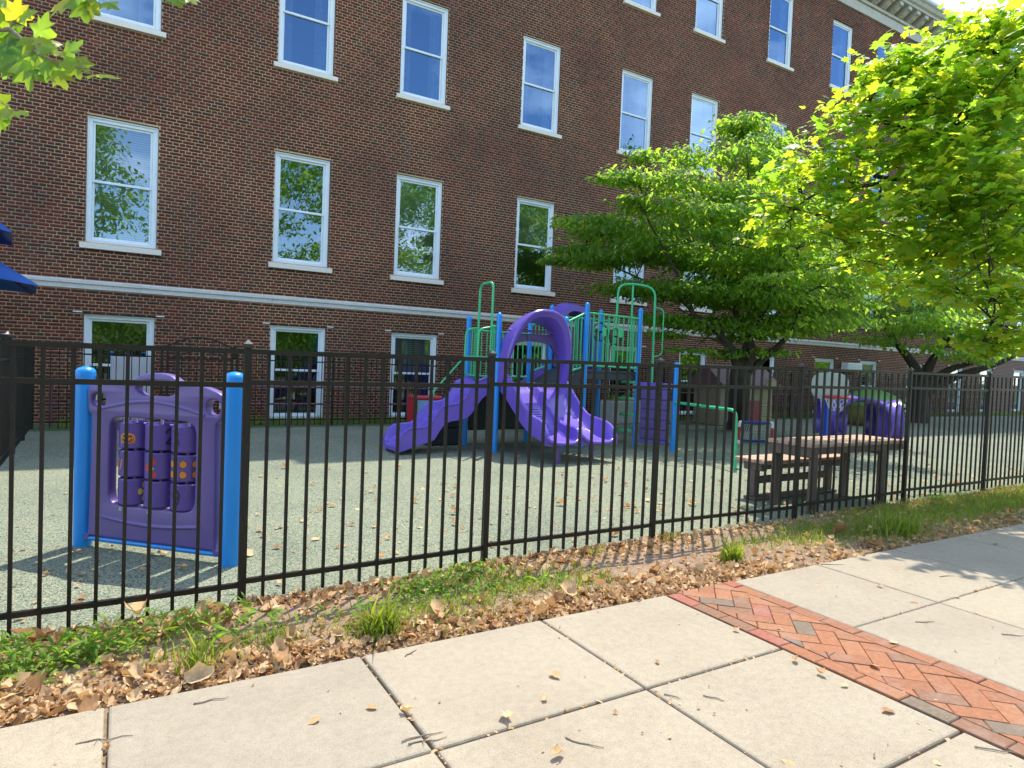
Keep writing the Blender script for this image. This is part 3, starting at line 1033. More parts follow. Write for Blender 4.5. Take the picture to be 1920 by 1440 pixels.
def make_window(cx, ri, z0, z1, blind, pane):
    """a sash window: frame > sashes, panes, sill, blind"""
    yf = WY + 0.075
    zb = z0 + (0.0 if ri == 0 else 0.135)
    x0, x1 = cx - HW + 0.004, cx + HW - 0.004
    zt = z1 - 0.004
    b = B()
    fw = 0.098
    b.cbox(x0, x0 + fw, yf, yf + 0.10, zb + 0.002, zt - fw + 0.001, 0.008)
    b.cbox(x1 - fw, x1, yf, yf + 0.10, zb + 0.002, zt - fw + 0.001, 0.008)
    b.cbox(x0, x1, yf, yf + 0.10, zt - fw, zt, 0.008)
    b.cbox(x0 + fw, x1 - fw, yf + 0.004, yf + 0.10, zb + 0.002, zb + 0.07, 0.006)
    for s in (0.028,):                                               # brick moulding standing proud
        b.cbox(x0 + 0.002, x0 + 0.034, yf - s, yf + 0.002, zb + 0.004, zt - 0.036, 0.004)
        b.cbox(x1 - 0.034, x1 - 0.002, yf - s, yf + 0.002, zb + 0.004, zt - 0.036, 0.004)
        b.cbox(x0 + 0.002, x1 - 0.002, yf - s, yf + 0.002, zt - 0.036, zt - 0.004, 0.004)
    w = part("window", b, M["white"], building)
    zm = (zb + zt) / 2 - 0.02 if ri else zb + 1.12
    sx0, sx1 = x0 + fw, x1 - fw
    for nm, (za, zc_, yy) in (("upper_sash", (zm - 0.02, zt - fw, yf + 0.035)), ("lower_sash", (zb + 0.07, zm + 0.02, yf + 0.065))):
        b = B()
        t = 0.042
        b.cbox(sx0, sx0 + t, yy, yy + 0.03, za, zc_, 0.004)
        b.cbox(sx1 - t, sx1, yy, yy + 0.03, za, zc_, 0.004)
        b.cbox(sx0 + t, sx1 - t, yy + 0.001, yy + 0.029, za, za + (0.055 if nm[0] == "l" else 0.05), 0.004)
        b.cbox(sx0 + t, sx1 - t, yy + 0.001, yy + 0.029, zc_ - t, zc_, 0.004)
        part(nm, b, M["white"], w)
        yp = yy + 0.014
        part("pane", B().add([(sx0 + t, yp, za + 0.05), (sx1 - t, yp, za + 0.05), (sx1 - t, yp, zc_ - t), (sx0 + t, yp, zc_ - t)], [(0, 1, 2, 3)]), M[pane], w, fix=False)
    if ri:
        b = B()
        zs0, zs1 = z0, z0 + 0.128
        pr2 = [(WY + 0.20, zs0), (WY - 0.055, zs0), (WY - 0.06, zs0 + 0.006), (WY - 0.06, zs0 + 0.098), (WY - 0.05, zs0 + 0.106), (WY + 0.20, zs1)]
        b.loft([[(cx - 0.713, yy, zz) for yy, zz in pr2], [(cx + 0.713, yy, zz) for yy, zz in pr2]])
        part("sill", b, M["sill"], w)
    else:
        for s in (-1, 1):
            a, c = sorted((cx + s * 0.645, cx + s * 0.80))
            part("lintel_end", B().cbox(a, c, WY - 0.012, WY + 0.03, z1 + 0.012, z1 + 0.034, 0.003), M["white"], w)
    # what stands behind the glass
    yb = WY + 0.24
    if blind == "blind":
        part("blind", B().box(sx0 + 0.01, sx1 - 0.01, yb, yb + 0.004, zb + 0.07, zt - fw), M["blind"], w)
    elif blind == "half":
        part("blind", B().box(sx0 + 0.01, sx1 - 0.01, yb, yb + 0.004, zm + 0.02, zt - fw), M["blind"], w)
    elif blind == "curtain":
        b = B()
        for a, c in ((sx0, sx0 + 0.24), (sx1 - 0.30, sx1)):
            k = 14
            ring = [[(a + (c - a) * i / k, yb + 0.03 + 0.018 * math.sin(i * 2.6), zz) for i in range(k + 1)] for zz in (zb + 0.05, zt - fw)]
            b.loft(ring, closed=False, caps=False)
        part("curtain", b, M["curtain"], w)
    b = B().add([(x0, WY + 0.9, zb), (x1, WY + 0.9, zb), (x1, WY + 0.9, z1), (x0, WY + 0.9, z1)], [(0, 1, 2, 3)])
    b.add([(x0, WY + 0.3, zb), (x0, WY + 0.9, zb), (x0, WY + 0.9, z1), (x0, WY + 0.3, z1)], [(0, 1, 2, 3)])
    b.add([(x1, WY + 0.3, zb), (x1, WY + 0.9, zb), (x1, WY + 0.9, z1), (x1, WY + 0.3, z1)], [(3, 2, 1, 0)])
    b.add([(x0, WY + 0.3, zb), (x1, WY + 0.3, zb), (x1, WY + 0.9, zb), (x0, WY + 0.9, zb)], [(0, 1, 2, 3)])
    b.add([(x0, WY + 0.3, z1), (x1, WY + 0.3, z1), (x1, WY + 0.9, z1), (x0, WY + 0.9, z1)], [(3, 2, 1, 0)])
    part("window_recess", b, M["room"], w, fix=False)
    if ri == 0:
        r2 = random.Random(int(cx * 10))
        b = B()
        for i in range(6):
            xx = cx - 0.45 + 0.16 * i
            b.box(xx, xx + r2.uniform(0.06, 0.15), WY + 0.5, WY + 0.7, 0.14, 0.14 + r2.uniform(0.2, 0.95))
        part("classroom_shelf", b, M["shelf"], w)
    return w


for x0, x1, z0h, z1, ri, cx in holes:
    z0 = ROWS[ri][0]
    kind = {0: "half" if abs(cx - 6.43) < 0.1 else "", 1: "blind", 2: "curtain", 3: "curtain"}[ri]
    if ri == 1 and abs(cx - 3.55) < 0.1:
        kind = ""
    if ri == 1 and abs(cx - 9.92) < 0.1:
        kind = "half"
    make_window(cx, ri, z0, z1, kind, ("pane_lo", "pane_mid", "pane_hi", "pane_hi")[ri])

# white service box on the wall
t = thing("wall_unit", "small white service box fixed to the brick wall behind the basketball hoop", "wall box", (24.9, WY - 0.15, 1.9))
part("housing", B().cbox(24.45, 25.4, WY - 0.30, WY - 0.002, 1.72, 2.06, 0.02), M["whiteplast"], t)
bb = B()
for i in range(5):
    bb.box(24.52, 25.33, WY - 0.312, WY - 0.298, 1.76 + i * 0.055, 1.785 + i * 0.055)
part("grille", bb, M["flashing"], t)

# ------------------------------------------------------------------ fences
pk = B().box(-0.0095, 0.0095, -0.0095, 0.0095, 0, 1.0)
PICKET = bpy.data.meshes.new("picket_shape")
PICKET.from_pydata(pk.v, [], pk.f)
PICKET.update()
PICKET.materials.append(M["black"])


def picket(parent, x, y, z0, z1):
    o = link("picket", PICKET, None, parent, tuple(np.array([x, y, z0]) - origin_of(parent)))
    o.scale = (1, 1, z1 - z0)
    return o


def post(parent, x, y, z0, z1, r=0.0225):
    p = part("post", B().cbox(x - r, x + r, y - r, y + r, z0, z1, 0.004), M["black"], parent)
    c = B()
    q = r + 0.004
    c.box(x - q, x + q, y - q, y + q, z1 + 0.0005, z1 + 0.022)
    c.add([(x - q, y - q, z1 + 0.0225), (x + q, y - q, z1 + 0.0225), (x + q, y + q, z1 + 0.0225), (x - q, y + q, z1 + 0.0225), (x, y, z1 + 0.05)],
          [(0, 1, 4), (1, 2, 4), (2, 3, 4), (3, 0, 4), (3, 2, 1, 0)])
    part("post_cap", c, M["cap"], p)


def rail(parent, a, c, w=0.028, h=0.030):
    """square rail between two points along the fence"""
    a, c = np.array(a, float), np.array(c, float)
    d = c - a
    d /= np.linalg.norm(d)
    s = np.array([-d[1], d[0], 0])
    s /= np.linalg.norm(s)
    u = np.array([0, 0, 1.0])
    ring = lambda p: [p - s * w / 2 - u * h / 2, p + s * w / 2 - u * h / 2, p + s * w / 2 + u * h / 2, p - s * w / 2 + u * h / 2]
    part("rail", B().loft([ring(a), ring(c)]), M["black"], parent)


front = thing("picket_fence", "black metal picket fence along the pavement in front of the playground", "fence", (0.663, 4.21, 0))
FP = [(-2.83, 4.10, 1.57, -0.02), (-1.085, 4.16, 1.57, -0.02), (0.663, 4.207, 1.575, -0.01), (2.405, 4.323, 1.59, -0.01), (4.155, 4.37, 1.60, -0.01),
      (6.181, 4.375, 1.625, -0.01), (8.36, 4.42, 1.64, 0.0), (10.40, 4.43, 1.65, 0.0), (12.45, 4.45, 1.66, 0.0), (14.5, 4.46, 1.67, 0.0), (16.5, 4.47, 1.68, 0), (18.6, 4.48, 1.69, 0)]
for i, (x, y, zt, zb) in enumerate(FP):
    post(front, x, y, zb - 0.03, zt)
    if i + 1 == len(FP):
        break
    x2, y2, zt2, zb2 = FP[i + 1]
    ngap = 14 if x2 < 4.2 else 16
    tops = (zt - 0.025, zt2 - 0.025)
    for da, dz in ((0.0, 0.0), (0.185, 0.20), ):
        rail(front, (x + 0.021, y, tops[0] - da), (x2 - 0.021, y2, tops[1] - dz))
    rail(front, (x + 0.021, y, zb + 0.165), (x2 - 0.021, y2, zb2 + 0.145))
    for k in range(1, ngap):
        t_ = k / ngap
        picket(front, x + (x2 - x) * t_ + rnd.uniform(-0.003, 0.003), y + (y2 - y) * t_, zb + (zb2 - zb) * t_ + 0.045, tops[0] + (tops[1] - tops[0]) * t_ - 0.012)

side = thing("side_fence", "black metal picket fence running from the pavement to the building at the left", "fence", (-1.27, 9, 0))
SP = [(-1.16, 4.35), (-1.17, 6.1), (-1.19, 7.9), (-1.21, 9.6), (-1.25, 11.4), (-1.29, 12.9), (-1.34, 14.62)]
for i, (x, y) in enumerate(SP):
    post(side, x, y, -0.02, 1.56)
    if i + 1 == len(SP):
        break
    x2, y2 = SP[i + 1]
    for z in (1.535, 1.34, 0.155):
        rail(side, (x, y + 0.03, z), (x2, y2 - 0.03, z))
    for k in range(1, 14):
        t_ = k / 14
        picket(side, x + (x2 - x) * t_, y + (y2 - y) * t_, 0.045, 1.52)
lt = B().cbox(-1.29, -1.13, 9.95, 10.12, 1.565, 1.66, 0.02)
lt.tube(arc_pts((-1.21, 10.35, 1.58), 0.09, 0, 180, 10, "yz"), 0.03, 8)
part("gate_latch", lt, M["black"], side, 40)

back = thing("back_fence", "thin black picket fence in front of the brick building's ground floor windows", "fence", (8, 14.62, 0))
BY = 14.62
xb = [-1.2, 0.72, 2.1] + [2.1 + 2.0 * i for i in range(1, 17)]
for i, x in enumerate(xb):
    post(back, x, BY, -0.02, 1.57, 0.024)
    if i + 1 == len(xb):
        break
    if i == 1:
        continue                                                     # the arched gate hangs here
    x2 = xb[i + 1]
    for z in (1.545, 1.385, 0.12):
        rail(back, (x + 0.028, BY, z), (x2 - 0.028, BY, z), 0.03, 0.028)
    ng = round((x2 - x) / 0.128)
    for k in range(1, ng):
        o = picket(back, x + (x2 - x) * k / ng, BY, 0.0, 1.53)
        o.scale = (0.85, 0.85, o.scale[2])

gate = thing("arched_gate", "black arched metal gate in the fence by the brick wall", "gate", (1.4, BY, 0))
gx0, gx1 = 0.80, 2.02
arch = lambda t_: 1.60 + 0.20 * math.sin(math.pi * t_)
fr = B()
fr.cbox(gx0, gx0 + 0.04, BY - 0.02, BY + 0.02, 0.05, 1.60)
fr.cbox(gx1 - 0.04, gx1, BY - 0.02, BY + 0.02, 0.05, 1.60)
fr.tube([(gx0 + (gx1 - gx0) * i / 14, BY, arch(i / 14)) for i in range(15)], 0.016, 8)
part("gate_frame", fr, M["black"], gate)
for z in (0.10, 1.36):
    rail(gate, (gx0 + 0.04, BY, z), (gx1 - 0.04, BY, z), 0.03, 0.028)
part("gate_curve", B().tube([(gx0 + 0.04 + (gx1 - gx0 - 0.08) * i / 14, BY, 1.36 + 0.16 * math.sin(math.pi * i / 14)) for i in range(15)], 0.012, 8), M["black"], gate)
for k in range(1, 9):
    t_ = k / 9
    o = picket(gate, gx0 + (gx1 - gx0) * t_, BY, 0.08, arch(t_) - 0.01)
    o.scale = (0.85, 0.85, o.scale[2])
lt = B().cbox(gx1 - 0.02, gx1 + 0.06, BY - 0.06, BY - 0.022, 1.40, 1.52, 0.01)
lt.lathe((gx1 + 0.02, BY - 0.04, 1.60), [(0.03, 0.0), (0.034, 0.02), (0.03, 0.06), (0.01, 0.07)], 12)
part("gate_latch", lt, M["black"], gate)

rr = thing("guard_railing", "low maroon two bar guard railing standing along the brick wall", "railing", (8, 15.15, 0))
for z in (0.80, 0.42):
    part("bar", B().tube([(-1.1, 15.15, z), (35, 15.15, z)], 0.024, 8), M["maroon"], rr)
x = -1.1
while x < 34:
    part("upright", B().tube([(x, 15.15, -0.02), (x, 15.15, 0.86)], 0.028, 8), M["maroon"], rr)
    x += 2.4
t = thing("milky_easel", "milky translucent play easel standing behind the thin fence by the leftmost window", "easel", (0.2, 14.95, 0))
part("board", B().cbox(-0.12, 0.55, 14.94, 14.955, 0.62, 1.36, 0.006), M["milky"], t)
for x in (-0.13, 0.56):
    part("leg", B().tube([(x, 14.95, 0), (x, 14.95, 1.38)], 0.014, 8), M["steel"], t)

# ------------------------------------------------------------------ activity panel by the fence
PL, PR = np.array([-0.22, 6.04]), np.array([0.72, 5.09])
PU = (PR - PL) / np.linalg.norm(PR - PL)
PN = np.array([-PU[1] * -1.0, -PU[0]]) if False else np.array([PU[1], -PU[0]])
PW_ = float(np.linalg.norm(PR - PL))


def pan(u, v, d):
    p = PL + PU * u + PN * d
    return (p[0], p[1], v)


def smooth_loop(pts, n=4):
    """closed Catmull-Rom curve through the points"""
    P = [np.array(p, float) for p in pts]
    out = []
    for i in range(len(P)):
        p0, p1, p2, p3 = P[i - 1], P[i], P[(i + 1) % len(P)], P[(i + 2) % len(P)]
        for k in range(n):
            t = k / n
            out.append(0.5 * ((2 * p1) + (p2 - p0) * t + (2 * p0 - 5 * p1 + 4 * p2 - p3) * t * t + (3 * p1 - p0 - 3 * p2 + p3) * t ** 3))
    return out


def ellipse(cx, cy, rx, ry, n=28, p=2.0):
    out = []
    for i in range(n):
        a = 2 * math.pi * i / n
        c, s = math.cos(a), math.sin(a)
        out.append((cx + rx * math.copysign(abs(c) ** (2 / p), c), cy + ry * math.copysign(abs(s) ** (2 / p), s)))
    return out


def plate(name, loops, thick, bevel, mapf, mat, parent, sm=40):
    """a moulded board with rounded edges and holes through it"""
    cu = bpy.data.curves.new("outline", "CURVE")
    cu.dimensions = "2D"
    cu.fill_mode = "BOTH"
    cu.extrude = thick / 2 - bevel
    cu.bevel_depth = bevel
    cu.bevel_resolution = 2
    cu.offset = -bevel
    for lp in loops:
        sp = cu.splines.new("POLY")
        sp.points.add(len(lp) - 1)
        for p, q in zip(sp.points, lp):
            p.co = (q[0], q[1], 0, 1)
        sp.use_cyclic_u = True
    o = bpy.data.objects.new("outline", cu)
    COL.objects.link(o)
    bpy.context.view_layer.update()
    me = bpy.data.meshes.new_from_object(o.evaluated_get(bpy.context.evaluated_depsgraph_get()))
    bpy.data.objects.remove(o)
    bpy.data.curves.remove(cu)
    off = origin_of(parent)
    co = np.zeros(len(me.vertices) * 3)
    me.vertices.foreach_get("co", co)
    co = np.array([np.array(mapf(*p)) - off for p in co.reshape(-1, 3)])
    me.vertices.foreach_set("co", co.ravel())
    import bmesh
    bm = bmesh.new()
    bm.from_mesh(me)
    bmesh.ops.remove_doubles(bm, verts=bm.verts, dist=1e-4)
    bmesh.ops.recalc_face_normals(bm, faces=bm.faces)
    bm.to_mesh(me)
    bm.free()
    me.materials.clear()
    smooth(me, sm)
    me.name = name
    return link(name, me, mat, parent)


ap = thing("activity_panel", "purple play panel of turning number drums between two thick blue posts", "play panel", (*((PL + PR) / 2), 0))
for (u, zt) in ((0.0, 1.345), (PW_, 1.36)):
    x, y, _ = pan(u, 0, 0)
    p = part("post", B().lathe((x, y, 0), [(0.066, -0.03), (0.066, zt)], 28), M["blue"], ap, 40)
    part("post_cap", B().lathe((x, y, zt + 0.0005), [(0.069, -0.035), (0.070, 0.0), (0.068, 0.012), (0.052, 0.030), (0.026, 0.040), (0.004, 0.043)], 28), M["blue"], p, 50)
out_l = smooth_loop([(0.068, 1.225), (0.12, 1.255), (0.21, 1.277), (0.386, 1.282), (0.48, 1.305), (0.557, 1.350), (0.687, 1.367), (0.806, 1.354), (0.89, 1.310), (0.97, 1.294),
                     (1.09, 1.286), (1.20, 1.255), (1.262, 1.222), (1.268, 1.16), (1.262, 1.06), (1.225, 1.02), (1.212, 0.97), (1.222, 0.5), (1.224, 0.11), (1.20, 0.092), (0.65, 0.09),
                     (0.11, 0.09), (0.09, 0.11), (0.10, 0.5), (0.112, 0.97), (0.10, 1.025), (0.072, 1.055), (0.066, 1.14)], 3)
hole_h = smooth_loop([(0.505, 1.245), (0.575, 1.292), (0.695, 1.306), (0.81, 1.296), (0.878, 1.258), (0.82, 1.206), (0.695, 1.192), (0.57, 1.198)], 4)
hole_l = ellipse(0.165, 1.14, 0.068, 0.052, 20, 3)
hole_r = ellipse(1.190, 1.137, 0.062, 0.056, 20, 2.4)
hole_w = ellipse(0.662, 0.685, 0.388, 0.336, 48, 9)
body = plate("panel_board", [out_l, hole_h, hole_l, hole_r, hole_w], 0.085, 0.014, lambda x, y, z: pan(x, y, z), M["purple_dull"], ap)
# raised arch rib and foot ledge moulded into the board
rib = B()
rings = []
for i in range(25):
    t_ = i / 24
    u = 0.20 + 0.92 * t_
    v = 1.075 + 0.075 * math.sin(math.pi * t_)
    rings.append([pan(u, v - 0.018, 0.0405), pan(u, v - 0.006, 0.050), pan(u, v + 0.006, 0.050), pan(u, v + 0.018, 0.0405)])
rib.loft(rings)
part("moulded_rib", rib, M["purple_dull"], ap, 60)
rib = B()
rings = []
for i in range(13):
    t_ = i / 12
    u = 0.22 + 0.88 * t_
    v = 0.255 - 0.035 * math.sin(math.pi * t_)
    rings.append([pan(u, v - 0.02, 0.0405), pan(u, v - 0.006, 0.054), pan(u, v + 0.006, 0.054), pan(u, v + 0.02, 0.0405)])
rib.loft(rings)
part("moulded_rib", rib, M["purple_dull"], ap, 60)
part("foot_tube", B().tube([pan(0.03, 0.068, 0.02), pan(1.24, 0.068, 0.02)], 0.021, 14), M["blue"], ap, 40)
for u in (0.40, 0.655):
    part("bolt", B().lathe(pan(u, 0.325, 0.043), [(0.016, -0.004), (0.016, 0.004), (0.008, 0.006)], 12, 1), M["steel"], ap)
for u, v in ((0.118, 1.155), (1.225, 1.15)):
    part("bolt", B().lathe(pan(u, v, 0.0), [(0.012, -0.02), (0.012, 0.02)], 10), M["steel"], ap)
RD = 0.114
DD = -0.055
DC = (0.430, 0.667, 0.903)
DR = ((0.788, 0.985), (0.573, 0.772), (0.358, 0.557))
for u in DC:
    part("axle", B().tube([pan(u, 0.35, DD), pan(u, 1.01, DD)], 0.011, 10), M["steel"], ap)


TURN = 0.0


def on_drum(ci, s, h, lift=0.0016):
    a = s / RD + TURN
    return pan(DC[ci] + (RD + lift) * math.sin(a), h, DD + (RD + lift) * math.cos(a))


def stroke(ci, pts, w, mat, par, n=8, lift=0.0016):
    """a printed line following the drum"""
    P = [np.array(p, float) for p in pts]
    fine = []
    for i in range(len(P) - 1):
        p0, p1, p2, p3 = P[max(i - 1, 0)], P[i], P[i + 1], P[min(i + 2, len(P) - 1)]
        for k in range(n):
            t = k / n
            fine.append(0.5 * ((2 * p1) + (p2 - p0) * t + (2 * p0 - 5 * p1 + 4 * p2 - p3) * t * t + (3 * p1 - p0 - 3 * p2 + p3) * t ** 3))
    fine.append(P[-1])
    L, R = [], []
    for i in range(len(fine)):
        d = fine[min(i + 1, len(fine) - 1)] - fine[max(i - 1, 0)]
        d = d / (np.linalg.norm(d) + 1e-9)
        nn = np.array([-d[1], d[0]]) * w / 2
        L.append(on_drum(ci, *(fine[i] + nn), lift))
        R.append(on_drum(ci, *(fine[i] - nn), lift))
    k = len(L)
    b = B().add(L + R, [(i, i + 1, k + i + 1, k + i) for i in range(k - 1)])
    return part("printed_mark", b, mat, par, fix=False)


def blob(ci, c, rx, ry, mat, par, n=18, lift=0.0016, wob=0.0):
    vs_ = [on_drum(ci, c[0], c[1], lift)]
    for i in range(n):
        a = 2 * math.pi * i / n
        k = 1 + wob * math.cos(3 * a)
        vs_.append(on_drum(ci, c[0] + rx * k * math.cos(a), c[1] + ry * k * math.sin(a), lift))
    return part("printed_mark", B().add(vs_, [(0, i + 1, (i + 1) % n + 1) for i in range(n)]), mat, par, fix=False)


drums = {}
for r_, (h0, h1) in enumerate(DR):
    for c_, u in enumerate(DC):
        x, y, _ = pan(u, 0, DD)
        d = part("drum", B().lathe((x, y, 0), [(0.06, h0 + 0.004), (RD - 0.008, h0), (RD, h0 + 0.008), (RD, h1 - 0.008), (RD - 0.008, h1), (RD - 0.016, h1 - 0.001), (RD - 0.022, h1 - 0.02), (0.02, h1 - 0.022)], 40), M["drum"], ap, 35)
        drums[(c_, r_)] = d
# the prints: pumpkin, 2, 3, carrots, 4, apples, six oranges, lemons, peas, 9
d = drums[(0, 0)]
TURN = 0.0840 / RD
for sx in (-0.042, 0.0, -0.021):
    blob(0, (-0.058 + sx + 0.021, 0.865), 0.031, 0.041, M["orange"], d, lift=0.0016 + 0.0003 * (sx == -0.021))
blob(0, (-0.100, 0.863), 0.014, 0.034, M["orange"], d)
blob(0, (-0.014, 0.863), 0.014, 0.034, M["orange"], d)
stroke(0, [(-0.062, 0.905), (-0.060, 0.925), (-0.052, 0.938)], 0.008, M["leafprint"], d, lift=0.0024)
for sx in (-0.080, -0.036):
    stroke(0, [(sx - 0.012, 0.878), (sx, 0.884), (sx + 0.012, 0.878)], 0.011, M["ink"], d, lift=0.0026)
stroke(0, [(-0.092, 0.862), (-0.078, 0.845), (-0.058, 0.839), (-0.038, 0.845), (-0.024, 0.862)], 0.009, M["ink"], d, lift=0.0026)
stroke(0, [(-0.104, 0.868), (-0.094, 0.838), (-0.058, 0.824), (-0.022, 0.838), (-0.012, 0.868)], 0.004, M["ink"], d, lift=0.0024)
d = drums[(1, 0)]
TURN = 0.0820 / RD
stroke(1, [(0.028, 0.915), (0.040, 0.942), (0.062, 0.948), (0.082, 0.930), (0.076, 0.900), (0.050, 0.868), (0.030, 0.845)], 0.013, M["ink"], d)
stroke(1, [(0.028, 0.842), (0.056, 0.842), (0.088, 0.844)], 0.013, M["ink"], d, lift=0.0018)
d = drums[(2, 0)]
TURN = 0.0880 / RD
stroke(2, [(-0.128, 0.935), (-0.110, 0.948), (-0.086, 0.940), (-0.082, 0.915), (-0.105, 0.895)], 0.013, M["ink"], d)
stroke(2, [(-0.105, 0.895), (-0.078, 0.880), (-0.078, 0.848), (-0.100, 0.830), (-0.126, 0.842)], 0.013, M["ink"], d, lift=0.0018)
d = drums[(0, 1)]
TURN = 0.0710 / RD
stroke(0, [(-0.120, 0.712), (-0.128, 0.67), (-0.140, 0.625)], 0.013, M["orange"], d)
stroke(0, [(-0.120, 0.712), (-0.112, 0.735)], 0.008, M["leafprint"], d)
stroke(0, [(-0.085, 0.706), (-0.095, 0.66), (-0.108, 0.622)], 0.011, M["orange"], d)
stroke(0, [(0.118, 0.72), (0.100, 0.682), (0.084, 0.650)], 0.012, M["ink"], d)
stroke(0, [(0.082, 0.648), (0.11, 0.648), (0.14, 0.648)], 0.012, M["ink"], d, lift=0.0018)
d = drums[(1, 1)]
TURN = 0.0780 / RD
for s_, h_ in ((-0.055, 0.705), (-0.098, 0.662), (-0.052, 0.612)):
    blob(1, (s_, h_), 0.026, 0.028, M["redprint"], d, wob=0.06, lift=0.0016)
    stroke(1, [(s_, h_ + 0.022), (s_ + 0.006, h_ + 0.040)], 0.006, M["leafprint"], d, lift=0.0022)
blob(1, (-0.058, 0.655), 0.017, 0.012, M["lemon"], d, lift=0.002)
d = drums[(2, 1)]
TURN = 0.0560 / RD
for s_ in (-0.098, -0.006, 0.080):
    for h_ in (0.705, 0.628):
        blob(2, (s_, h_), 0.0275, 0.0285, M["ink"], d, 22, 0.0012)
        blob(2, (s_, h_), 0.0245, 0.0255, M["orange"], d, 22, 0.0017)
        stroke(2, [(s_ - 0.008, h_ + 0.028), (s_ + 0.008, h_ + 0.036)], 0.007, M["leafprint"], d, lift=0.002)
d = drums[(0, 2)]
TURN = 0.0650 / RD
for s_, h_ in ((0.088, 0.512), (0.060, 0.462), (0.104, 0.462), (0.088, 0.412)):
    blob(0, (s_, h_), 0.019, 0.024, M["lemon"], d, wob=0.05)
d = drums[(1, 2)]
TURN = 0.0380 / RD
for s_, h_ in ((0.108, 0.500), (0.118, 0.470), (0.108, 0.440)):
    blob(1, (s_, h_), 0.010, 0.011, M["leafprint"], d)
d = drums[(2, 2)]
TURN = 0.0550 / RD
stroke(2, [(-0.030, 0.470), (-0.040, 0.505), (-0.066, 0.512), (-0.086, 0.488), (-0.080, 0.458), (-0.056, 0.446), (-0.036, 0.462), (-0.030, 0.490)], 0.012, M["ink"], d)
stroke(2, [(-0.030, 0.480), (-0.034, 0.435), (-0.055, 0.395), (-0.084, 0.388)], 0.012, M["ink"], d, lift=0.0018)

# ------------------------------------------------------------------ play structure with slides
ps = thing("play_structure", "purple blue and green climbing frame with two slides in front of the brick wall", "climbing frame", (7.0, 10.4, 0))
ZA, ZB = 1.18, 1.46


def blue_post(x, y, z, r=0.047):
    p = part("post", B().lathe((x, y, 0), [(r, -0.03), (r, z - 0.03)], 20), M["blue"], ps, 40)
    part("post_cap", B().lathe((x, y, z - 0.0295), [(r + 0.003, -0.02), (r + 0.003, 0.0), (r * 0.9, 0.024), (r * 0.5, 0.045), (0.004, 0.053)], 20), M["blue"], p, 60)


for x, y, z in ((5.46, 10.72, 2.35), (5.56, 9.78, 2.37), (6.94, 10.97, 2.36), (6.99, 9.82, 2.40), (7.45, 9.82, 2.70), (8.70, 9.75, 2.69), (7.46, 11.0, 2.72), (8.72, 11.0, 2.72), (8.97, 8.99, 1.66)):
    blue_post(x, y, z)
for x0, x1, y0, y1, z in ((5.50, 6.97, 9.80, 10.96, ZA), (7.48, 8.70, 9.80, 11.0, ZB)):
    b = B().cbox(x0, x1, y0, y1, z - 0.05, z, 0.01)
    for k in range(1, 9):                                            # perforated deck ribs
        b.box(x0 + (x1 - x0) * k / 9 - 0.01, x0 + (x1 - x0) * k / 9 + 0.01, y0 + 0.03, y1 - 0.03, z - 0.12, z - 0.051)
    b.cbox(x0, x1, y0 - 0.012, y0 + 0.012, z - 0.17, z - 0.052, 0.004)
    b.cbox(x0, x1, y1 - 0.012, y1 + 0.012, z - 0.17, z - 0.052, 0.004)
    part("deck", b, M["deck"], ps)
# sloping bridge between the two decks
b = B().loft([[(6.98, 9.84, ZA - 0.05), (6.98, 10.94, ZA - 0.05), (6.98, 10.94, ZA), (6.98, 9.84, ZA)], [(7.47, 9.84, ZB - 0.05), (7.47, 10.94, ZB - 0.05), (7.47, 10.94, ZB), (7.47, 9.84, ZB)]])
b.loft([[(6.98, 9.80, ZA - 0.22), (6.98, 9.835, ZA - 0.22), (6.98, 9.835, ZA + 0.06), (6.98, 9.80, ZA + 0.06)], [(7.43, 9.80, ZB - 0.22), (7.43, 9.835, ZB - 0.22), (7.43, 9.835, ZB + 0.06), (7.43, 9.80, ZB + 0.06)]])
part("bridge", b, M["deck"], ps)


def railing(p0, p1, z0a, z0b, z1a, z1b, n, skip=()):
    """guard rail with upright bars"""
    p0, p1 = np.array(p0, float), np.array(p1, float)
    g = lambda t, z: (*(p0 + (p1 - p0) * t), z)
    b = B().tube([g(0, z1a), g(1, z1b)], 0.020, 10).tube([g(0, z0a), g(1, z0b)], 0.020, 10)
    r = part("railing", b, M["green"], ps, 40)
    for k in range(1, n + 1):
        t = k / (n + 1)
        if k in skip:
            continue
        part("bar", B().tube([g(t, z0a + (z0b - z0a) * t), g(t, z1a + (z1b - z1a) * t)], 0.0125, 8), M["green"], r, 40)
    return r


railing((7.49, 9.82), (8.66, 9.76), ZB + 0.09, ZB + 0.07, 2.53, 2.50, 9)
railing((7.02, 9.82), (7.42, 9.82), ZA + 0.22, ZB + 0.06, 2.33, 2.52, 4)
railing((5.60, 10.90), (6.90, 10.96), ZA + 0.09, ZA + 0.09, 2.12, 2.12, 10)
railing((7.50, 11.0), (8.68, 11.0), ZB + 0.09, ZB + 0.09, 2.52, 2.52, 9)
railing((6.98, 10.97), (7.43, 11.0), ZA + 0.2, ZB + 0.06, 2.30, 2.50, 4)
railing((5.47, 10.68), (5.50, 10.46), ZA + 0.06, ZA + 0.06, 2.13, 2.13, 2)
railing((5.54, 10.0), (5.55, 9.84), ZA + 0.06, ZA + 0.06, 2.16, 2.16, 2)
railing((8.71, 10.0), (8.71, 9.8), ZB + 0.06, ZB + 0.06, 2.50, 2.50, 2)
railing((8.72, 10.62), (8.72, 10.95), ZB + 0.06, ZB + 0.06, 2.50, 2.50, 3)
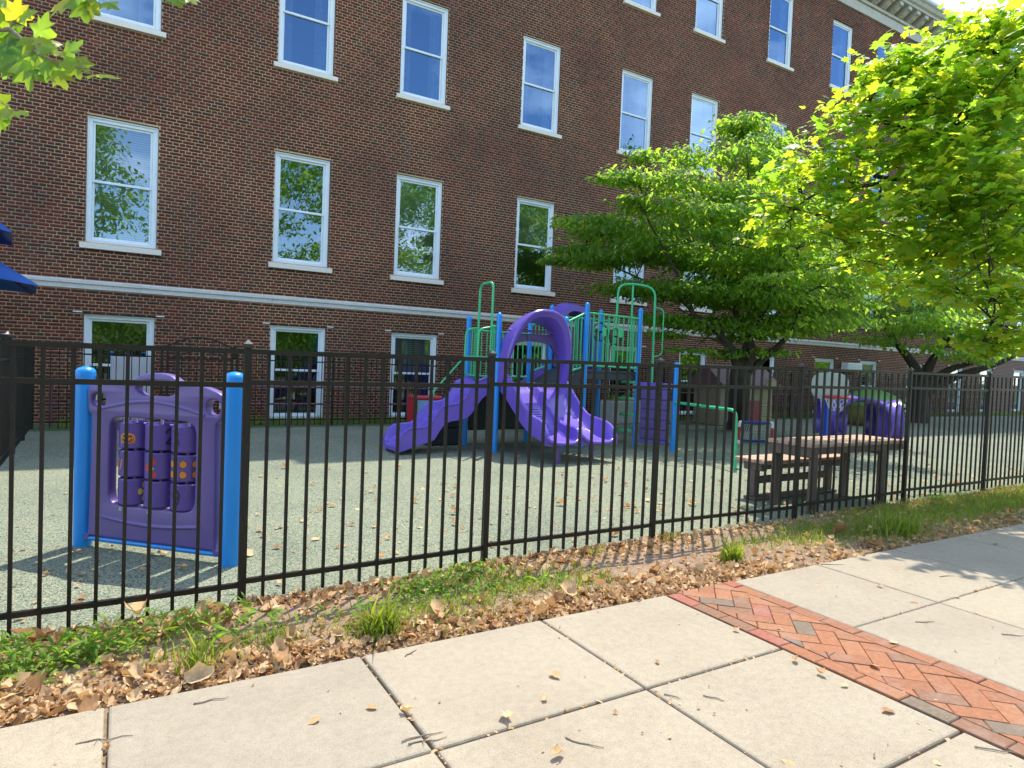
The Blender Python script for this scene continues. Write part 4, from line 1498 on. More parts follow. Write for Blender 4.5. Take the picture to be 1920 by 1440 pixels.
# tall entry hoop over the wave slide, with its side loops
part("entry_hoop", B().tube(bend([(5.50, 10.44, ZA - 0.02), (5.50, 10.40, 2.91), (5.53, 9.98, 2.93), (5.53, 10.0, ZA - 0.02)], 0.13), 0.022, 12), M["green"], ps, 40)
for y, s in ((10.44, -1), (9.99, 1)):
    part("hand_loop", B().tube(bend([(5.50, y, 2.14), (5.28, y - 0.02 * s, 2.10), (5.26, y - 0.02 * s, ZA + 0.12), (5.48, y, ZA + 0.10)], 0.10), 0.018, 10).tube([(5.27, y - 0.02 * s, 1.62), (5.49, y, 1.62)], 0.014, 8), M["green"], ps, 40)
# hood over the double slide
HC, HN = 6.22, 40


def hood(name, cx, y0, y1, zb, hw, h, hw2, h2, th, mat, lean=0.0):
    rings = []
    for i in range(HN + 1):
        a = math.pi * i / HN
        c, s = math.cos(a), math.sin(a)
        e = 2 / 2.5
        cs, sn = math.copysign(abs(c) ** e, c), abs(s) ** e
        f = lambda w, hh, y: (cx - w * cs + lean * sn * (y - y0), y, zb + hh * sn)
        yf = y0 + (y1 - y0) * (0.35 + 0.65 * sn ** 0.7)                # the mouth sweeps forward at the crown
        t2 = th * (0.85 + 0.55 * sn)
        rings.append([f(hw, h, y0), f((hw + hw2) / 2 + 0.012, (h + h2) / 2 + 0.03, (y0 + yf) / 2), f(hw2, h2, yf + 0.02), f(hw2 - 0.012, h2 - 0.012, yf), f(hw2 - 0.035, h2 - 0.035, yf - 0.008),
                      f(hw2 - t2, h2 - t2, yf + 0.05), f(hw2 - t2 - 0.012, h2 - t2 - 0.012, yf + 0.075), f((hw + hw2) / 2 - t2 - 0.02, (h + h2) / 2 - t2 - 0.01, (y0 + yf) / 2 + 0.03), f(hw - th, h - th, y0)])
    return part(name, B().loft(rings), mat, ps, 28)


hd = hood("slide_hood", HC, 9.80, 9.28, ZA + 0.02, 0.67, 1.14, 0.68, 1.27, 0.088, M["purple"])
b = B()
rings = []
for i in range(13):
    t_ = i / 12
    x = HC - 0.55 + 1.10 * t_
    zb_ = 1.84 + 0.09 * math.sin(math.pi * t_) - 0.20 * max(0, abs(t_ - 0.5) - 0.33) / 0.17
    rings.append([(x, 9.70, zb_), (x, 9.76, zb_), (x, 9.76, 2.06), (x, 9.70, 2.06)])
b.loft(rings)
b.cbox(HC - 0.14, HC + 0.14, 9.685, 9.70, 1.96, 2.055, 0.006)
part("hood_panel", b, M["purple_dull"], hd)
part("sit_bar", B().tube([(HC - 0.58, 9.60, 2.10), (HC + 0.58, 9.60, 2.10)], 0.019, 10), M["purple_dull"], hd, 40)
# hood and tube at the back of the upper deck
hb = hood("rear_hood", 8.08, 11.0, 11.42, ZB + 0.02, 0.58, 1.30, 0.56, 1.36, 0.12, M["purple"])
b = B()
rings = []
for i in range(15):
    t_ = i / 14
    yy = 11.35 + 2.3 * t_
    zz = ZB - 0.05 - 1.2 * (t_ ** 1.2)
    rings.append([(8.08 - 0.36, yy, zz - 0.08), (8.08 - 0.36, yy, zz + 0.26), (8.08 - 0.31, yy, zz + 0.26), (8.08 - 0.29, yy, zz), (8.08 + 0.29, yy, zz), (8.08 + 0.31, yy, zz + 0.26), (8.08 + 0.36, yy, zz + 0.26), (8.08 + 0.36, yy, zz - 0.08)])
b.loft(rings)
part("rear_slide", b, M["purple"], ps, 40)
part("rear_panel", B().cbox(7.52, 7.96, 10.92, 10.96, ZB + 0.02, 2.30, 0.012), M["purple_dull"], ps)


def interp(t, xs_, ys_):
    return float(np.interp(t, xs_, ys_))


# double slide: runs from the hood towards the fence
Yk = [9.84, 9.62, 9.42, 9.22, 9.02, 8.86, 8.70, 8.56, 8.44, 8.34, 8.29]
rimL = [1.42, 1.36, 1.24, 1.09, 0.90, 0.79, 0.715, 0.69, 0.665, 0.60, 0.47]
rimR = [1.40, 1.20, 1.02, 0.84, 0.72, 0.685, 0.665, 0.645, 0.60, 0.52, 0.42]
flr = [1.17, 1.04, 0.87, 0.70, 0.55, 0.455, 0.40, 0.365, 0.35, 0.345, 0.33]
flr2 = [1.17, 1.02, 0.83, 0.66, 0.58, 0.47, 0.40, 0.365, 0.35, 0.345, 0.33]
bot = [1.08, 0.98, 0.84, 0.69, 0.55, 0.47, 0.41, 0.385, 0.36, 0.33, 0.30]
mid = [1.22, 1.16, 1.01, 0.84, 0.70, 0.61, 0.58, 0.575, 0.57, 0.53, 0.42]
b = B()
rings = []
yy_ = np.linspace(9.84, 8.29, 40)
for yv in yy_:
    f = lambda a: interp(-yv, [-v for v in Yk], a)
    rl, rr_, f1, f2, bt_, md = f(rimL), f(rimR), f(flr), f(flr2), f(bot), f(mid)
    sp = 0.02 * max(0, (8.9 - yv) / 0.6)
    xl, xr, xm = 5.66 - sp, 6.94 + sp * 2, 6.29
    rings.append([(xl - 0.045, yv, bt_), (xl - 0.05, yv, rl - 0.03), (xl - 0.035, yv, rl), (xl + 0.005, yv, rl), (xl + 0.022, yv, rl - 0.03), (xl + 0.05, yv, f1 + 0.06), (xl + 0.10, yv, f1),
                  (xm - 0.12, yv, f1), (xm - 0.07, yv, f1 + 0.05), (xm - 0.045, yv, md - 0.02), (xm - 0.02, yv, md), (xm + 0.02, yv, md), (xm + 0.045, yv, md - 0.02), (xm + 0.07, yv, f2 + 0.05), (xm + 0.12, yv, f2),
                  (xr - 0.10, yv, f2), (xr - 0.05, yv, f2 + 0.06), (xr - 0.022, yv, rr_ - 0.03), (xr - 0.005, yv, rr_), (xr + 0.035, yv, rr_), (xr + 0.05, yv, rr_ - 0.03), (xr + 0.045, yv, bt_), (xr - 0.05, yv, bt_ - 0.02), (xl + 0.05, yv, bt_ - 0.02)])
b.loft(rings)
ds = part("double_slide", b, M["purple"], ps, 32)
for xa, xb_ in ((5.62, 6.27), (6.31, 6.98)):                           # rolled lips at the exit
    ring = []
    for i in range(13):
        t_ = i / 12
        bow = 0.075 * math.sin(math.pi * t_)
        up = 0.10 * (abs(2 * t_ - 1) ** 4)
        ring.append((xa + (xb_ - xa) * t_, 8.285 - bow, 0.325 + up))
    part("slide_lip", B().tube(ring, 0.028, 10), M["purple"], ds, 60)
    b = B()
    b.loft([[(p[0], 8.30, 0.338 + 0.0 * k) for k, p in enumerate(ring)], [(p[0], p[1], p[2] + 0.026) for p in ring]], closed=False, caps=False)
    part("slide_exit", b, M["purple"], ds, 60)
for x, y in ((5.93, 8.42), (6.66, 8.50)):
    part("slide_leg", B().lathe((x, y, 0), [(0.05, -0.02), (0.045, 0.15), (0.055, 0.33)], 14), M["purple_dull"], ps, 40)
for k in range(9):                                                    # climbing treads moulded in the left lane
    yv = 9.30 - 0.045 * k
    zv = interp(-yv, [-v for v in Yk], flr)
    part("tread", B().cbox(5.84, 6.12, yv - 0.008, yv + 0.008, zv - 0.005, zv + 0.014, 0.004), M["purple"], ds)

# wave slide to the left
xk = [5.45, 5.30, 5.12, 5.06, 5.0, 4.89, 4.72, 4.60, 4.54, 4.46, 4.38, 4.28, 4.10, 4.0, 3.92, 3.87, 3.83]
rk = [1.30, 1.26, 1.18, 1.05, 0.94, 0.85, 0.82, 0.80, 0.75, 0.64, 0.51, 0.455, 0.445, 0.435, 0.38, 0.30, 0.20]
fk = [1.17, 1.14, 0.98, 0.86, 0.74, 0.665, 0.64, 0.60, 0.53, 0.42, 0.31, 0.265, 0.25, 0.22, 0.16, 0.125, 0.11]
bk = [1.02, 0.90, 0.66, 0.60, 0.57, 0.55, 0.53, 0.45, 0.37, 0.24, 0.19, 0.175, 0.13, 0.09, 0.06, 0.05, 0.045]
rings = []
order = [-v for v in xk]
for xv in np.linspace(5.45, 3.83, 60):
    f = lambda a: interp(-xv, order, a)
    r_, fl_, bo_ = f(rk), f(fk), f(bk)
    ya, yb_ = 9.86, 10.50
    rings.append([(xv, ya - 0.03, bo_), (xv, ya - 0.03, r_ - 0.035), (xv, ya - 0.045, r_ - 0.025), (xv, ya - 0.045, r_ - 0.008), (xv, ya - 0.03, r_), (xv, ya + 0.012, r_), (xv, ya + 0.025, r_ - 0.012), (xv, ya + 0.05, fl_ + 0.03), (xv, ya + 0.10, fl_),
                  (xv, yb_ - 0.11, fl_), (xv, yb_ - 0.06, fl_ + 0.03), (xv, yb_ - 0.025, r_ - 0.012), (xv, yb_ - 0.012, r_), (xv, yb_ + 0.03, r_), (xv, yb_ + 0.045, r_ - 0.008), (xv, yb_ + 0.045, r_ - 0.025), (xv, yb_ + 0.03, r_ - 0.035), (xv, yb_ + 0.03, bo_)])
part("wave_slide", B().loft(rings), M["purple"], ps, 32)
for y in (9.90, 10.44):
    part("slide_leg", B().tube([(3.88, y, 0.16), (3.86, y, -0.01)], 0.03, 10), M["purple_dull"], ps, 40)
# transfer steps behind the wave slide
b = B().cbox(4.75, 5.42, 10.78, 11.45, 0.0, 0.30, 0.02)
part("transfer_step", b, M["deck"], ps)
part("transfer_step", B().cbox(5.08, 5.44, 10.80, 11.43, 0.305, 0.60, 0.02), M["deck"], ps)
part("transfer_step", B().cbox(5.28, 5.48, 10.82, 11.41, 0.605, 0.90, 0.02), M["deck"], ps)
part("stair_rail", B().tube(bend([(4.8, 10.76, 0.0), (4.8, 10.76, 0.95), (5.42, 10.76, 1.62)], 0.1), 0.018, 10).tube([(5.1, 10.76, 0.3), (5.1, 10.76, 1.26)], 0.014, 8), M["green"], ps, 40)
part("dark_panel", B().cbox(5.62, 6.9, 10.90, 10.93, 0.25, 1.0, 0.01), M["deck"], ps)
# loop climber with pods at the right end
part("loop_arch", B().tube(bend([(8.74, 10.55, ZB + 0.1), (8.76, 10.52, 3.22), (9.06, 10.42, 3.27), (9.46, 10.18, 3.20), (9.46, 10.16, 0.0)], 0.22), 0.024, 12), M["green"], ps, 40)
part("loop_upright", B().tube([(9.06, 10.42, 3.26), (9.04, 10.40, 0.0)], 0.022, 12), M["green"], ps, 40)
part("hand_loop", B().tube(bend([(9.46, 10.17, 2.80), (9.62, 10.08, 2.76), (9.62, 10.08, 1.82), (9.46, 10.17, 1.78)], 0.09), 0.014, 10), M["green"], ps, 40)
for k in range(4):
    z = 1.24 - 0.33 * k
    part("climbing_pod", B().lathe((9.02 - 0.08 * (k % 2), 10.38, z), [(0.14, -0.03), (0.165, -0.02), (0.165, 0.01), (0.15, 0.02), (0.02, 0.022)], 18), M["green"], ps, 40)
# steering wheel, plates on the railing
w = part("steering_wheel", B().tube([(7.86 + 0.17 * math.cos(a), 9.93, 2.20 + 0.17 * math.sin(a)) for a in np.linspace(0, 2 * math.pi, 25)], 0.014, 8, False)
         .tube([(7.70, 9.93, 2.20), (8.02, 9.93, 2.20)], 0.011, 8).tube([(7.86, 9.93, 2.03), (7.86, 9.93, 2.20)], 0.011, 8).tube([(7.86, 9.81, 2.20), (7.86, 9.94, 2.20)], 0.02, 8), M["deck"], ps, 40)
w2 = part("steering_wheel", B().tube([(8.26 + 0.15 * math.cos(a), 9.95, 2.13 + 0.15 * math.sin(a)) for a in np.linspace(0, 2 * math.pi, 25)], 0.012, 8, False)
          .tube([(8.12, 9.95, 2.13), (8.40, 9.95, 2.13)], 0.010, 8).tube([(8.26, 9.79, 2.13), (8.26, 9.96, 2.13)], 0.018, 8), M["deck"], ps, 40)
for x in (7.84, 8.24):
    part("plate", B().cbox(x - 0.05, x + 0.05, 9.765, 9.778, 2.11, 2.27, 0.004), M["green"], ps)
# moulded block wall panel between the low post and the deck post
PA, PB_ = np.array([8.72, 9.70]), np.array([8.95, 9.04])
du = (PB_ - PA) / np.linalg.norm(PB_ - PA)
dn = np.array([du[1], -du[0]])
LW = float(np.linalg.norm(PB_ - PA))
mw = lambda x, y, z: (*(PA + du * x + dn * y), z)


def local_box(x0, x1, y0, y1, z0, z1, c=0.008):
    b = B().cbox(x0, x1, y0, y1, z0, z1, c)
    b.v = [mw(*p) for p in b.v]
    return b


wp = part("block_panel", local_box(0.05, LW - 0.05, -0.02, 0.02, 0.14, 1.24), M["purple_dull"], ps)
for z0, z1 in ((1.16, 1.27), (0.10, 0.16)):
    part("panel_rim", local_box(0.03, LW - 0.03, -0.05, 0.05, z0, z1), M["purple"], wp)
for i in range(5):
    for j in range(3):
        x0 = 0.06 + 0.19 * j
        z0 = 0.19 + 0.19 * i
        part("block", local_box(x0, x0 + 0.175, 0.021, 0.05, z0, z0 + 0.175), M["purple_dull"], wp)
        part("block", local_box(x0, x0 + 0.175, -0.05, -0.021, z0, z0 + 0.175), M["purple_dull"], wp)
part("balance_bar", B().tube(bend([(8.95, 8.96, 0.92), (8.42, 7.10, 0.93), (8.41, 7.05, 0.0)], 0.14), 0.028, 14).tube([(8.41, 7.05, 0.02), (8.47, 6.98, -0.01)], 0.026, 10), M["green"], ps, 40)

# ------------------------------------------------------------------ smaller playground things
tb = thing("picnic_table", "child's picnic table of brown planks behind the fence", "table", (7.5, 4.78, 0))
for k in range(4):
    y0 = 4.47 + 0.15 * k
    part("top_plank", B().cbox(6.56, 8.44, y0, y0 + 0.143, 0.735, 0.78, 0.007), M["wood"], tb)
for x in (6.66, 8.0):
    part("leg", B().cbox(x - 0.048, x + 0.042, 4.475, 4.54, 0.0, 0.73, 0.006), M["wooddark"], tb)
    part("leg", B().cbox(x - 0.048, x + 0.042, 4.96, 5.02, 0.0, 0.73, 0.006), M["wooddark"], tb)
    part("cross_beam", B().cbox(x - 0.09, x - 0.050, 4.48, 5.04, 0.62, 0.733, 0.006), M["wooddark"], tb)
part("apron", B().cbox(6.60, 8.40, 4.473, 4.492, 0.66, 0.733, 0.004), M["wooddark"], tb)
bn = thing("bench", "low brown plank bench standing behind the picnic table", "bench", (7.4, 5.3, 0))
for k in range(3):
    y0 = 5.09 + 0.15 * k
    part("seat_plank", B().cbox(6.58, 8.30, y0, y0 + 0.143, 0.458, 0.50, 0.007), M["wood"], bn)
for x in (6.68, 8.14):
    part("leg", B().cbox(x - 0.05, x + 0.05, 5.16, 5.43, 0.36, 0.455, 0.006).cbox(x - 0.05, x + 0.05, 5.26, 5.33, 0.036, 0.359, 0.006), M["wooddark"], bn)
part("stretcher", B().cbox(6.732, 8.088, 5.275, 5.315, 0.19, 0.28, 0.006), M["wooddark"], bn)
part("ground_board", B().cbox(6.60, 8.22, 5.20, 5.39, 0.002, 0.035, 0.006), M["wooddark"], bn)
part("apron", B().cbox(6.58, 8.30, 5.086, 5.10, 0.40, 0.455, 0.004), M["wooddark"], bn)

gl = thing("toy_goal", "small toy football goal with blue bars and red posts", "goal", (11.75, 9.4, 0))
A_, C_ = np.array([11.46, 9.55]), np.array([12.09, 9.20])
dv = np.array([0.25, 0.32])
for z, nm in ((0.47, "crossbar"), (0.035, "ground_bar")):
    o = 0 if z > 0.2 else 1
    part(nm, B().tube([(*(A_ + 0.06 * (C_ - A_) + dv * o), z), (*(A_ + 0.94 * (C_ - A_) + dv * o), z)], 0.026, 12), M["royal"], gl, 40)
for p in (A_, C_):
    part("goal_post", B().tube([(*p, 0.07), (*p, 0.36)], 0.026, 12), M["red"], gl, 40)
    part("corner_piece", B().tube(bend([(*p, 0.36), (*p, 0.47), (*(p + (0.08 if p is A_ else -0.08) * (C_ - A_)), 0.47)], 0.03), 0.030, 12).tube([(*p, 0.0), (*p, 0.08)], 0.030, 12), M["whiteplast"], gl, 40)
    part("side_bar", B().tube([(*p, 0.035), (*(p + dv), 0.035)], 0.022, 10), M["red"], gl, 40)
b = B()
for i in range(1, 15):
    t_ = i / 15
    b.tube([(*(A_ + (C_ - A_) * t_), 0.46), (*(A_ + (C_ - A_) * t_ + dv), 0.04)], 0.0035, 4)
for i in range(1, 12):
    t_ = i / 12
    b.tube([(*(A_ + dv * t_), 0.46 - 0.42 * t_), (*((A_ + C_) / 2 + dv * t_), 0.44 - 0.42 * t_), (*(C_ + dv * t_), 0.46 - 0.42 * t_)], 0.0035, 4)
part("net", b, M["net"], gl)

hx, hy, _ = on_ground(1546, 846)
hp = thing("basketball_hoop", "toy basketball hoop with grey white backboard red ring and blue pole", "basketball hoop", (hx, hy, 0))
part("pole", B().cbox(hx - 0.055, hx + 0.055, hy - 0.04, hy + 0.04, 0.0, 1.30, 0.01), M["royal"], hp)
part("base", B().loft([[(hx - 0.32, hy - 0.2, 0), (hx + 0.32, hy - 0.2, 0), (hx + 0.32, hy + 0.35, 0), (hx - 0.32, hy + 0.35, 0)], [(hx - 0.2, hy - 0.12, 0.16), (hx + 0.2, hy - 0.12, 0.16), (hx + 0.2, hy + 0.2, 0.16), (hx - 0.2, hy + 0.2, 0.16)]]), M["royal"], hp)
hdir = np.array([-0.52, -0.85])                                        # the board looks towards the pavement
hs_ = np.array([0.85, -0.52])
bm_ = lambda x, y, z: (*(np.array([hx, hy]) + hdir * (0.08 + z) + hs_ * (x + 0.02)), y)
plate("backboard", [ellipse(-0.02, 1.325, 0.375, 0.275, 36, 3.2)], 0.035, 0.010, bm_, M["greyboard"], hp)
rc = np.array([hx, hy]) + hdir * 0.34 + hs_ * 0.02
part("ring", B().tube([(rc[0] + 0.23 * math.cos(a), rc[1] + 0.23 * math.sin(a), 1.12) for a in np.linspace(0, 2 * math.pi, 29)], 0.024, 8, False), M["red"], hp, 60)
part("ring_bracket", local_box(0, 0.01, 0, 0.01, 0, 0.01) if False else B().loft([[bm_(-0.12, 1.06, 0.018), bm_(0.12, 1.06, 0.018), bm_(0.12, 1.15, 0.018), bm_(-0.12, 1.15, 0.018)], [bm_(-0.10, 1.075, 0.07), bm_(0.10, 1.075, 0.07), bm_(0.10, 1.13, 0.07), bm_(-0.10, 1.13, 0.07)]]), M["red"], hp)
b = B()
for i in range(12):
    a = 2 * math.pi * i / 12
    for s in (-1, 1):
        pts_ = []
        for k in range(5):
            t_ = k / 4
            r_ = 0.22 - 0.11 * t_
            aa = a + s * t_ * 0.9
            pts_.append((rc[0] + r_ * math.cos(aa), rc[1] + r_ * math.sin(aa), 1.11 - 0.26 * t_))
        b.tube(pts_, 0.005, 4)
part("net", b, M["net"], hp)

# crawl tunnel: two crossing barrels with flared rims
tx, ty, _ = on_ground(1603, 828)
tn = thing("crawl_tunnel", "purple moulded crawl tunnel with flared round openings near the right tree", "play tunnel", (tx, ty, 0))


TA = math.radians(-47)


def turn(x, y, z):
    dx, dy = x - tx, y - ty
    return (tx + dx * math.cos(TA) - dy * math.sin(TA), ty + dx * math.sin(TA) + dy * math.cos(TA), z)


def barrel(axis, name, L0, L1, R):
    rings = []
    prof = [(L0, R + 0.05), (L0 + 0.05, R + 0.04), (L0 + 0.14, R)] + [(L0 + 0.14 + (L1 - L0 - 0.28) * i / 4, R) for i in range(1, 4)] + [(L1 - 0.14, R), (L1 - 0.05, R + 0.04), (L1, R + 0.05)]
    inner = [(l, r - 0.045) for l, r in reversed(prof)]
    for k in range(29):
        a = math.radians(-38 + 256 * k / 28)
        rings.append([((tx + l, ty + r * math.cos(a), 0.46 + r * math.sin(a)) if axis == "x" else (tx + r * math.cos(a), ty + l, 0.46 + r * math.sin(a))) for l, r in prof + inner])
    b = B().loft(rings)
    b.v = [turn(*p) for p in b.v]
    return part(name, b, M["purple"], tn, 50)


barrel("y", "tunnel_barrel", -0.80, 0.80, 0.56)
barrel("x", "tunnel_wing", 0.30, 0.86, 0.54)
barrel("x", "tunnel_wing", -0.86, -0.30, 0.54)
for sx, sy in ((-0.5, -0.72), (0.5, -0.72), (0.5, 0.72), (-0.5, 0.72)):
    part("tunnel_foot", B().tube([turn(tx + sx, ty + sy, 0.26), turn(tx + sx, ty + sy, -0.02)], 0.04, 10), M["purple_dull"], tn, 40)

gxx, gyy, _ = on_ground(1630, 797)
sb = thing("sandbox", "olive plastic sandbox with domed green lid behind the purple tunnel", "sandbox", (gxx, gyy, 0))
part("tub", B().lathe((gxx, gyy, 0), [(0.70, 0.0), (0.86, 0.15), (0.92, 0.45), (0.90, 0.62)], 28), M["olive"], sb, 40)
part("lid", B().lathe((gxx, gyy, 0), [(0.96, 0.625), (0.97, 0.70), (0.86, 0.86), (0.55, 1.05), (0.25, 1.13), (0.01, 1.15)], 28), M["lime"], sb, 50)

ph = thing("toy_playhouse", "tan and yellow toy playhouse with brown roof and red door under the small tree", "playhouse", (15.5, 13.2, 0))
X0, X1, Y0, Y1 = 14.45, 16.75, 12.75, 13.75
part("wall", B().cbox(X0, X0 + 0.85, Y0, Y1, 0, 1.18, 0.02), M["tan"], ph)
part("wall", B().cbox(X0 + 0.852, X1, Y0 + 0.05, Y1, 0, 1.18, 0.02), M["yellow"], ph)
part("door", B().cbox(X0 + 1.25, X0 + 1.72, Y0 + 0.01, Y0 + 0.049, 0.02, 0.72, 0.015), M["shadedred"], ph)
for i in range(7):
    part("siding_board", B().cbox(X1 - 0.50, X1 - 0.03, Y0 + 0.02, Y0 + 0.049, 0.04 + 0.10 * i, 0.13 + 0.10 * i, 0.008), M["yellow"], ph)
part("window", B().cbox(X0 + 0.20, X0 + 0.62, Y0 - 0.015, Y0 - 0.001, 0.55, 0.98, 0.01), M["deck"], ph)
rf = B()
rf.loft([[(X0 - 0.1, Y0 - 0.15, 1.12), (X0 - 0.1, Y0 - 0.15, 1.18), (X0 - 0.1, (Y0 + Y1) / 2, 1.72), (X0 - 0.1, Y1 + 0.15, 1.18), (X0 - 0.1, Y1 + 0.15, 1.12)], [(X1 + 0.1, Y0 - 0.15, 1.12), (X1 + 0.1, Y0 - 0.15, 1.18), (X1 + 0.1, (Y0 + Y1) / 2, 1.72), (X1 + 0.1, Y1 + 0.15, 1.18), (X1 + 0.1, Y1 + 0.15, 1.12)]])
part("roof", rf, M["roofbrown"], ph)
for xg in (X0 + 0.42, X1 - 0.35):
    b = B().prism([(xg - 0.32, 1.10), (xg + 0.32, 1.10), (xg, 1.36)], Y0 - 0.22, Y0 - 0.05, lambda x, y, z: (x, z, y))
    part("gable", b, M["tan"] if xg < 15.5 else M["yellow"], ph)

px0, px1 = 11.35, 13.6
pl = thing("planter_box", "long pale grey planter box with arching leaves under the deck by the wall", "planter", (12.5, 13.95, 0))
part("box", B().cbox(px0, px1, 13.65, 14.2, 0, 0.62, 0.02), M["planter"], pl)
for k in range(1, 4):
    x = px0 + (px1 - px0) * k / 4
    part("batten", B().cbox(x - 0.02, x + 0.02, 13.635, 13.649, 0.03, 0.60, 0.004), M["planter"], pl)
part("soil", B().box(px0 + 0.04, px1 - 0.04, 13.69, 14.16, 0.621, 0.63), M["soil"], pl)
b = B()
for i in range(46):
    x, a, L = rnd.uniform(px0 + 0.1, px1 - 0.1), rnd.uniform(0, 6.28), rnd.uniform(0.25, 0.5)
    c, s = math.cos(a), math.sin(a)
    pr3 = []
    for k in range(6):
        t_ = k / 5
        r_, z = L * 0.7 * t_, 0.62 + L * (1.6 * t_ - 1.1 * t_ * t_)
        wv = 0.014 * (1 - t_) + 0.002
        pr3.append([(x + c * r_ - s * wv, 13.92 + s * r_ + c * wv, z), (x + c * r_ + s * wv, 13.92 + s * r_ - c * wv, z)])
    b.loft(pr3, closed=False, caps=False)
tag(part("arching_leaves", b, M["grass"], pl, fix=False), kind="stuff")

ct = thing("toy_cart", "red framed toy cart with pale blue sides behind the wave slide", "toy cart", (6.25, 14.0, 0))
cx0, cx1, cy0, cy1 = 5.72, 6.75, 13.75, 14.2
part("side_panel", B().cbox(cx0 + 0.06, cx1 - 0.06, cy0 + 0.02, cy1 - 0.02, 0.22, 0.62, 0.02), M["paleblue"], ct)
part("frame", B().cbox(cx0, cx1, cy0, cy1, 0.62, 0.70, 0.02).cbox(cx0, cx0 + 0.07, cy0, cy1, 0.03, 0.62, 0.02).cbox(cx1 - 0.07, cx1, cy0, cy1, 0.03, 0.62, 0.02).cbox(cx0 + 0.07, cx1 - 0.07, cy0, cy1, 0.10, 0.20, 0.02), M["red"], ct)
for x in (cx0 + 0.25, cx1 - 0.25):
    part("wheel", B().lathe((x, cy0 - 0.03, 0.16), [(0.02, -0.03), (0.15, -0.03), (0.16, 0.0), (0.15, 0.028), (0.02, 0.028)], 20, 1), M["red"], ct, 40)

# blue shade umbrella reaching in from the left, beyond the side fence
tip_ = at(72, 535, 9.4)
cz = float(tip_[2])
ua = math.atan2(RGT[1], RGT[0]) + 0.12
ux, uy = tip_[0] - 1.93 * math.cos(ua), tip_[1] - 1.93 * math.sin(ua)
um = thing("shade_umbrella", "shiny blue shade umbrella with pointed corner at the left edge", "umbrella", (ux, uy, 0))
part("pole", B().tube([(ux, uy, 0), (ux, uy, cz + 2.1)], 0.035, 12), M["deck"], um, 40)
nseg = 6


def canopy(name, zr, zt, R, r0, rot, sag):
    rings = []
    for j in range(7):
        t_ = j / 6
        ring = []
        for k in range(nseg * 6):
            a = rot + 2 * math.pi * k / (nseg * 6)
            w_ = (k % 6) / 6
            edge = math.cos(math.pi / nseg) / math.cos((w_ - 0.5) * 2 * math.pi / nseg)
            rr2 = (r0 + (R - r0) * t_) * edge
            z = zt + (zr - zt) * (t_ ** 0.85) + sag * t_ * 4 * w_ * (1 - w_)
            ring.append((ux + rr2 * math.cos(a), uy + rr2 * math.sin(a), z))
        rings.append(ring)
    v_ = B()
    v_.loft(rings, True, False)
    n0 = len(v_.v)
    v_.v += [(x, y, z - 0.012) for x, y, z in v_.v]
    v_.f += [tuple(i + n0 for i in reversed(f)) for f in list(v_.f)]
    rim, L = 6 * nseg * 6, nseg * 6
    v_.f += [(rim + k, rim + (k + 1) % L, rim + (k + 1) % L + n0, rim + k + n0) for k in range(L)]
    return part(name, v_, M["canopy"], um, 35, fix=False)


canopy("canopy", cz, cz + 1.25, 1.93, 0.12, ua, 0.06)
canopy("vent_canopy", cz + 0.74, cz + 2.15, 1.57, 0.03, ua, 0.05)
for k in range(nseg):
    a = ua + 2 * math.pi * k / nseg
    part("rib", B().tube([(ux + 0.1 * math.cos(a), uy + 0.1 * math.sin(a), cz + 1.16), (ux + 1.88 * math.cos(a), uy + 1.88 * math.sin(a), cz - 0.03)], 0.012, 6), M["deck"], um)

# ------------------------------------------------------------------ trees
def maple_shape(bend_=0.18, seed=0):
    """palmate leaf of five lobes, one unit across, lying in xy with its tip along +x"""
    r_ = random.Random(seed)
    ang = [180, 150, 128, 108, 92, 78, 64, 52, 41, 30, 18, 9, 0]
    rad = [0.16, 0.30, 0.46, 0.36, 0.50, 0.58, 0.43, 0.40, 0.62, 0.47, 0.44, 0.60, 0.70]
    pts = [(a, r) for a, r in zip(ang, rad)] + [(-a, r) for a, r in zip(ang[-2:0:-1], rad[-2:0:-1])]
    v = [(0.0, 0.0, 0.0)]
    for a, r in pts:
        a2 = math.radians(a + r_.uniform(-3, 3))
        r2 = r * r_.uniform(0.92, 1.08)
        x, y = r2 * math.cos(a2), r2 * math.sin(a2)
        z = -bend_ * (x * x * 0.9 + abs(y) * 0.55) + 0.03 * math.sin(a2 * 5) + r_.uniform(-0.02, 0.02)
        v.append((x, y, z))
    n = len(pts)
    return np.array(v), np.array([(0, i + 1, (i + 1) % n + 1) for i in range(n)])


def oval_shape(w=0.42, bend_=0.3):
    v = [(-0.5, 0, 0), (-0.15, w * 0.5, -0.02), (0.18, w * 0.42, -0.05 - bend_ * 0.15), (0.5, 0, -bend_ * 0.55), (0.18, -w * 0.42, -0.05 - bend_ * 0.15), (-0.15, -w * 0.5, -0.02), (-0.1, 0, 0.06), (0.2, 0, 0.02 - bend_ * 0.12)]
    f = [(0, 6, 1), (1, 6, 7), (1, 7, 2), (2, 7, 3), (0, 5, 6), (5, 7, 6), (5, 4, 7), (4, 3, 7)]
    return np.array(v, float), np.array(f)


MAPLE = [maple_shape(b_, s_) for b_, s_ in ((0.15, 1), (0.38, 2), (0.6, 3), (0.28, 4))]
OVAL = [oval_shape(0.46, 0.25), oval_shape(0.52, 0.6), oval_shape(0.4, 0.9)]


